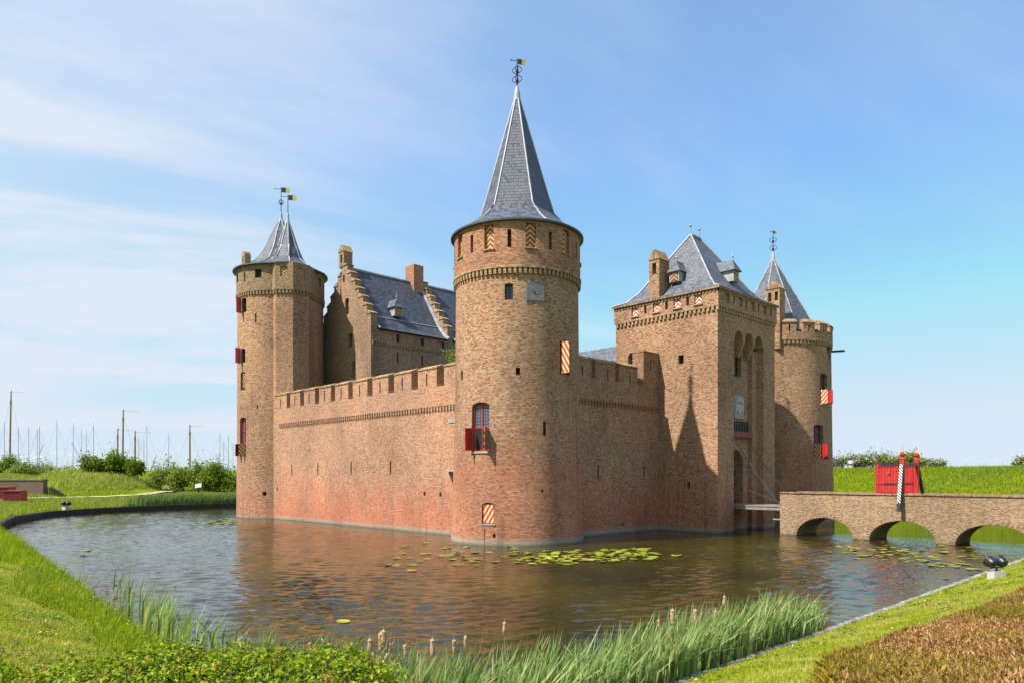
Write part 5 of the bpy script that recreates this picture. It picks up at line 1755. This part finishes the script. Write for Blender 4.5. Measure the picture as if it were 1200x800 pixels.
M['dry_reed'] = foliage('dry_reed', [(0, (0.22, 0.15, 0.07)), (.6, (0.42, 0.32, 0.17)), (1, (0.60, 0.48, 0.30))], .2)
build_reeds()
def cattail(px, py, label, big=1.0, D=None):
    """px, py: where the head is seen; it stands in the reed bed"""
    D = D or float(np.interp(px, [430, 520, 600, 700, 800, 860], [10.6, 10.6, 11.0, 12.0, 13.4, 14.2]))
    X = (px - 600) / 845 * D; z = 3.7 - (py - 557) / 845 * D
    x, y = cw(X, D)
    t = thing('cattail', (x, y, -.1), label, 'cattail', 'fluffy cattail heads among the reeds', random.uniform(0, 6))
    H = z + .1
    s = MB(); s.tube([(0, 0, 0), (.01, .01, H * .5), (.02, 0, H + .15 * big)], .008, 5, .004); s.build('stalk', M['stalk'], t)
    s = MB(); pr = [(.006, H - .10 * big), (.022 * big, H - .085 * big), (.030 * big, H - .02), (.026 * big, H + .05 * big), (.03 * big, H + .085 * big), (.006, H + .11 * big)]
    s.lathe((.018, 0), pr, 9); s.ball((.035, .01, H - .03), .022 * big, .02, .05 * big, 5); s.ball((.0, -.012, H + .05), .02 * big, .022, .045 * big, 5)
    s.build('seed_head', M['spike'], t)
for a in ((435, 757, 'fluffy tan cattail head, leftmost of the clump over the hedge end', 1.1), (445, 752, 'tall bursting cattail head, second of the clump over the hedge end', 1.4), (451, 748, 'bursting cattail head, topmost of the clump over the hedge end', 1.3),
          (457, 760, 'low cattail head, last of the clump over the hedge end', 1.0), (474, 762, 'small slim cattail head just beside the clump at the hedge end', .9), (507, 758, 'thick tan cattail head standing alone beyond the hedge end', 1.3),
          (531, 757, 'slim tan cattail head, outer one of a pair in the reeds', 1.0), (545, 752, 'small cattail head, inner one of a pair in the reeds', .9), (592.5, 736, 'single cattail head on a long stalk above the water', 1.0),
          (771, 731, 'small cattail head low in the thick reeds', .8), (787, 722, 'thick double cattail head above the thick reeds', 1.4), (814, 721, 'tall slim cattail head in the thick reeds', 1.2), (838, 719, 'small cattail head near the far end of the reeds', .8), (850, 704, 'highest cattail head at the far end of the reeds', 1.0)):
    cattail(*a)

# lily pads
def pad_mesh(j=0):
    n = 18
    lift = (0.0, .10, .22, .05)[j]
    rim = []
    for k_ in range(n + 1):
        a = 2 * PI * (.03 + .94 * k_ / n)
        r = 1 + .05 * math.sin(3 * a) + .03 * math.sin(7 * a)
        rim.append((r * math.cos(a), r * math.sin(a), .035 * math.sin(2 * a + .4) + .03 + lift * max(0, math.cos(a + j)) ** 4))
    vs = [(0, 0, .012)] + rim
    fs = [(0, i + 1, i + 2) for i in range(n)]
    vs += [(x, y, z - .02) for x, y, z in vs]; k0 = n + 2
    fs += [(k0, k0 + i + 2, k0 + i + 1) for i in range(n)]
    fs += [(i + 1, k0 + i + 1, k0 + i + 2, i + 2) for i in range(n)]
    return vs, fs
pads = {}
for mk in ('pad', 'pad_dull'):
    pads[mk] = []
    for j in range(4):
        PV, PF = pad_mesh(j); me = bpy.data.meshes.new('lily_pad'); me.from_pydata(PV, [], PF); me.materials.append(M[mk])
        pads[mk].append(me)
# each leaf takes its own tint from its object
for mk in ('pad', 'pad_dull'):
    nt = M[mk].node_tree
    oi = nt.nodes.new('ShaderNodeObjectInfo')
    rp = [n_ for n_ in nt.nodes if n_.type == 'VALTORGB'][0]
    nt.links.new(oi.outputs['Random'], rp.inputs[0])
taken = []
def pad(px, py, r, mk, label, group):
    r *= .86
    D = 845 * 3.7 / (py - 557); X = (px - 600) / 845 * D
    if float(dshore(np.array([X]), np.array([D]))[0]) > -.5: return
    x, y = cw(X, D)
    if math.hypot(x, y) < 3.95 + r or (x > -.9 and y > -1.3): 
        if not (x > 12 and y < -6): return
    if 14.3 - r < x < 17.5 + r and -29 < y < -8.4: return
    for (a, b, c_) in taken:
        if math.hypot(a - x, b - y) < (c_ + r) * .78: return
    taken.append((x, y, r))
    o = bpy.data.objects.new('lily_pad', random.choice(pads[mk]))
    COL.objects.link(o)
    o.location = (x, y, .028); o.scale = (r, r * random.uniform(.85, 1.1), r)
    o.rotation_euler = (0, 0, random.uniform(0, 6.28))
    tag(o, label, 'lily pad', group)
rp_ = random.Random(5)
for i in range(210):
    a = rp_.random()
    pad(612 + 150 * a + rp_.gauss(0, 8), 643.5 + 12 * rp_.random() ** .8 + rp_.gauss(0, 1.6) + 4 * (1 - a), rp_.uniform(.17, .34), 'pad', 'yellow green lily pad in the bright patch at the foot of the round tower', 'lily pads before the round tower')
for i in range(60):
    pad(455 + 160 * rp_.random(), 636 + 28 * rp_.random() ** 1.3, rp_.uniform(.15, .32), 'pad_dull', 'dull olive lily pad scattered in the tower reflection', 'scattered dull lily pads')
for i in range(95):
    a = rp_.random()
    pad(985 + 160 * a + rp_.gauss(0, 6), 641 + 24 * rp_.random() * (.35 + a) + rp_.gauss(0, 1.5), rp_.uniform(.15, .30), 'pad_dull', 'olive lily pad drifting in front of the bridge arches', 'lily pads before the bridge')
for i in range(26):
    pad(245 + 30 * rp_.random(), 608 + 6 * rp_.random(), rp_.uniform(.2, .4), 'pad_dull', 'pale lily pad near the foot of the far round tower', 'lily pads by the far tower')
for px, py, r, lab in ((402, 728.5, .20, 'single bright lily pad alone in open water above the hedge'), (483, 668.5, .22, 'single lily pad alone in the brown tower reflection'), (793, 651, .30, 'single long lily pad alone beside the gate tower reflection'), (102, 645, .2, 'single lily pad near the long grass of the bank'), (98, 651, .22, 'lily pad floating lowest by the long grass of the bank'), (1108, 678, .12, 'single yellow lily pad near the lawn edge and floodlight')):
    pad(px, py, r, 'pad', lab, None)
# reddish young floating leaves, too small and many to count
def floating():
    rg = np.random.default_rng(81)
    P3 = []
    for (x0, x1, y0, y1, n) in ((60, 180, 668, 715, 240), (1010, 1120, 650, 700, 260), (1010, 1130, 632, 642, 420), (40, 260, 640, 700, 120)):
        px = rg.normal((x0 + x1) / 2, (x1 - x0) / 4.5, n); py = np.clip(rg.normal((y0 + y1) / 2, (y1 - y0) / 4.5, n), 600, 790)
        D = 845 * 3.7 / (py - 557); X = (px - 600) / 845 * D
        m = dshore(X, D) < -.3
        P3.append(wpts(X[m], D[m], np.full(m.sum(), .03)))
    P3 = np.concatenate(P3)
    n = len(P3)
    o = leaves('floating_leaves', P3, .055, M['red_leaf'], None, np.tile((0, 0, 12.0), (n, 1)), .6)
    tag(o, kind='stuff')
M['red_leaf'] = foliage('red_floating_leaf', [(0, (0.10, 0.03, 0.02)), (.6, (.20, .06, .035)), (1, (.20, .17, .04))], .05)
floating()

# floodlights
def floodlight(X, Y, label, mat, face, sc=1.0):
    t = ground_thing('floodlight', X, Y, label, 'floodlight', 'double floodlights on the banks', HEAD + face, -.03)
    t.scale = (sc, sc, sc)
    s = MB(); s.prism([(-.20, -.15), (.20, -.15), (.20, .15), (-.20, .15)], 0, .27, [(-.185, -.14), (.185, -.14), (.185, .14), (-.185, .14)]); s.build('base_block', M['concrete'], t)
    s = MB(); s.tube([(0, 0, .27), (0, 0, .38)], .03, 6); s.tube([(-.19, 0, .36), (.26, .06, .36)], .022, 6)
    for x in (-.14, .16): s.tube([(x, 0, .36), (x, .02, .50)], .02, 6)
    s.build('bracket', M['black'], t)
    for x, y in ((-.20, -.02), (.22, .06)):
        s = MB(); Fm = Matrix.Translation((x, y, .53)) @ Matrix.Rotation(R(-72), 4, 'X'); s.M = Fm
        s.lathe((0, 0), [(.06, -.16), (.11, -.13), (.155, -.03), (.175, .06), (.185, .10), (.175, .115), (.15, .10)], 18)
        h_ = s.build('lamp_head', M[mat], t)
        s = MB(Fm); s.lathe((0, 0), [(.0001, .085), (.155, .085)], 18, True, 0, False); s.build('lamp_glass', M['glass'], h_)
floodlight(14.85, 22.1, 'black double floodlight on a pale concrete block at the lawn edge', 'black', .1)
floodlight(-41.5, 67.0, 'small dark blue double floodlight in the grass of the far bank', 'blue_black', -.4, 1.25)

# red slatted wooden box by the sand path
def red_box(X, Y, label, w, d, h, rz):
    t = ground_thing('wooden_box', X, Y, label, 'wooden box', None, HEAD + rz, -.05)
    n = int(w / .16)
    for (y0, y1) in ((-d / 2, -d / 2 + .04), (d / 2 - .04, d / 2)):
        s = MB()
        for i in range(n): s.box(-w / 2 + i * w / n + .012, -w / 2 + (i + 1) * w / n - .012, y0, y1, .05, h)
        s.build('side_panel', M['dark_red'], t)
    for (x0, x1) in ((-w / 2 - .042, -w / 2 - .002), (w / 2 + .002, w / 2 + .042)):
        s = MB(); s.box(x0, x1, -d / 2, d / 2, .05, h); s.build('end_panel', M['red'], t)
    s = MB(); s.box(-w / 2 - .08, w / 2 + .08, -d / 2 - .06, d / 2 + .06, h + .002, h + .09); s.build('lid', M['red'], t)
    for x in (-w / 2 + .1, w / 2 - .1):
        s = MB(); s.box(x - .07, x + .07, -d / 2 + .05, d / 2 - .05, -.1, .048); s.build('leg', M['dark_wood'], t)
red_box(-49.3, 71.5, 'red slatted wooden box with a lid beside the sand path, in front', 1.55, 1.3, 1.15, .15)
red_box(-52.3, 74.2, 'red wooden box half hidden behind the other red box, at the frame edge', 1.6, 1.3, 1.35, .1)

# low dark wall holding the ground behind
RWL = ground_thing('retaining_wall', -61, 86.2, 'low dark brick retaining wall in the grass on the far left bank', 'wall', None, HEAD)
s = MB(); s.box(-7, 5.2, -.4, .4, -.8, 1.75); s.build('wall', M['dark_brick'], RWL)
s = MB(); s.box(-7.05, 5.25, -.47, .47, 1.752, 1.88); s.build('coping', M['slab'], RWL)
s = MB(); s.extrude([(-7.2, 1.881), (-1.35, 1.881), (-2.2, 3.5), (-7.2, 3.5)], 'y', -.35, .35); s.build('buttress', M['dark_brick'], RWL)
# steps up the bank beside it
ST = ground_thing('garden_steps', -53.0, 84.5, 'flight of narrow dark steps climbing the grass bank beside the retaining wall', 'steps')
for i in range(8):
    X, Y = -50.6 - i * .52, 81.5 + i * .42
    z = float(gz(np.array([X]), np.array([Y]))[0]) + .08 + .13 * i
    s = MB(Matrix.Translation((*cw(X, Y), z)) @ Matrix.Rotation(HEAD + .5, 4, 'Z')); s.box(-.42, .42, -.12, .12, -.05, .06)
    in_thing(ST, s.build('step', M['dark_wood']))
    for e in (-.34, .34):
        s = MB(Matrix.Translation((*cw(X, Y), z)) @ Matrix.Rotation(HEAD + .5, 4, 'Z')); s.box(e - .05, e + .05, -.1, .1, -.5 - .13 * i, -.052)
        in_thing(ST, s.build('stringer', M['dark_wood']))
# information board
IB = ground_thing('information_board', -41.3, 95, 'small tilted information board on a post before the shrubs', 'sign', None, HEAD)
s = MB(); s.box(-.09, .09, -.06, .06, 0, .95); s.build('post', M['dark_wood'], IB)
s = MB(Matrix.Translation((0, -.05, 1.15)) @ Matrix.Rotation(R(-42), 4, 'X') @ Matrix.Rotation(R(-14), 4, 'Y')); s.box(-.40, .40, -.04, .04, -.36, .36); pn_ = s.build('panel', M['lead'], IB)
s = MB(Matrix.Translation((0, -.05, 1.15)) @ Matrix.Rotation(R(-42), 4, 'X') @ Matrix.Rotation(R(-14), 4, 'Y')); s.box(-.35, .35, -.055, -.041, -.31, .31); s.build('panel_face', M['lead'], pn_)
# grey domed post on the dyke
GP = ground_thing('domed_post', 47.3, 100 * .8, 'grey domed post on the grass dyke beside the crenellated tower', 'post')
GP.location = (*cw(44.2, 94), float(gz(np.array([44.2]), np.array([94.0]))[0]))
s = MB(); s.lathe((0, 0), [(.32, -.2), (.32, .75)], 14); s.build('post', M['concrete'], GP)
s = MB(); s.lathe((0, 0), [(.46, .75), (.44, .95), (.30, 1.15), (.02, 1.24)], 14); s.build('dome', M['lead'], GP)

# moored sailing boats: hulls hidden behind the bank, masts above it
def sailboat(px, py, lean, kind, label, D, stay=0.0):
    X = (px - 600) / 845 * D
    H = 3.7 + (557 - py) / 845 * D
    x, y = cw(X, D)
    t = thing('sailing_boat', (x, y, 0), label, 'sailing boat', 'boats moored beyond the bank', HEAD)
    wood = kind == 'wood'
    mk = 'mast_wood' if wood else 'mast_grey'
    w = .21 if wood else .10
    s = MB(); s.tube([(-lean * H * .9, 0, .6), (-lean * H * .15, 0, H * .85), (0, 0, H)], w, 7, w * .55); s.build('mast', M[mk], t)
    if wood:
        s = MB(); s.tube([(-lean * H * .12, 0, H * .88), (0, 0, H + .1)], w * .75, 7, w * .5); s.ball((0, 0, H + .3), .16, n=5); s.build('mast_top', M['iron'], t)
        s = MB(); s.prism([(.1, -.02), (3.4, -.02), (3.4, .02), (.1, .02)], H + .10, H + .22, [(.1, -.02), (3.2, -.02), (3.2, .02), (.1, .02)])
        for k_ in range(len(s.v)):
            p = s.v[k_]; s.v[k_] = Vector((p.x, p.y, p.z + .16 * math.sin(p.x * 1.6)))
        s.build('pennant', M['pennant'], t)
    s = MB()
    s.tube([(0, 0, H * .96), (4.2, 0, 1.3)], .022, 4)
    s.tube([(0, 0, H * .97), (-4.2, 0, 1.3)], .022, 4)
    s.tube([(-1.0, 0, H * .55), (1.0, 0, H * .55)], .035, 4)
    s.build('rigging', M['mast_grey'], t)
    if stay:
        s = MB(); s.tube([(-lean * H, 0, 1.6), (stay, .3, H * .72)], .11, 5); s.build('boom', M['mast_grey'], t)
    s = MB()
    secs = [(-4.6, .25, .9), (-3.2, 1.0, .85), (0, 1.45, .8), (3.0, 1.1, .95), (4.9, .06, 1.2)]
    rows = []
    for xx, b, z1 in secs:
        rows.append([(xx, -b, z1), (xx, -b * .75, .1), (xx, 0, -.3), (xx, b * .75, .1), (xx, b, z1)])
    for r0, r1 in zip(rows, rows[1:]):
        for k_ in range(4): s.face([r0[k_], r0[k_ + 1], r1[k_ + 1], r1[k_]], None, True)
        s.face([r0[0], r1[0], r1[4], r0[4]])
    s.face(rows[0])
    s.build('hull', M['hull' if not wood else 'dark_wood'], t)
woods = [(13, 460, .022, 'tall brown wooden mast with a pennant near the frame edge, the highest of all masts'), (144.5, 482, .014, 'brown wooden mast with a long pennant rising behind the dark dense bush'), (138, 504, .006, 'short brown mast close beside the pennant mast behind the dark bush'), (158.3, 507, .002, 'short brown mast just past the dark dense bush'), (222.5, 500, .0, 'brown mast with a pennant above the three shrubs by the castle')]
for px, py, ln, lab in woods: sailboat(px, py, ln, 'wood', lab, 150 + random.uniform(-4, 8))
greys = [(5, 494, 0, 0), (21.5, 500, 0, 0), (33.5, 499, 0, 3.2), (43.5, 502, 0, 0), (46, 499, 0, 0), (66.5, 492, 0, 0), (86, 496, .012, 0), (95.5, 504, 0, 0), (101, 505, 0, 0), (109.5, 495.5, .004, -5), (162.5, 511, 0, 0), (168.5, 515, 0, 2.5), (172, 497, 0, 0), (197.5, 508, 0, 0), (257.5, 506, 0, 0), (262, 517, 0, 0), (267.5, 510, 0, 0), (273, 518, .003, 0)]
ORD = ['first', 'second', 'third', 'fourth', 'fifth', 'sixth', 'seventh', 'eighth', 'ninth', 'tenth', 'eleventh', 'twelfth', 'thirteenth', 'fourteenth', 'fifteenth', 'sixteenth', 'seventeenth', 'eighteenth']
for i, (px, py, ln, st) in enumerate(greys):
    sailboat(px, py, ln, 'grey', 'slim grey yacht mast, %s of the grey masts from the left' % ORD[i], 152 + random.uniform(-6, 22), st)
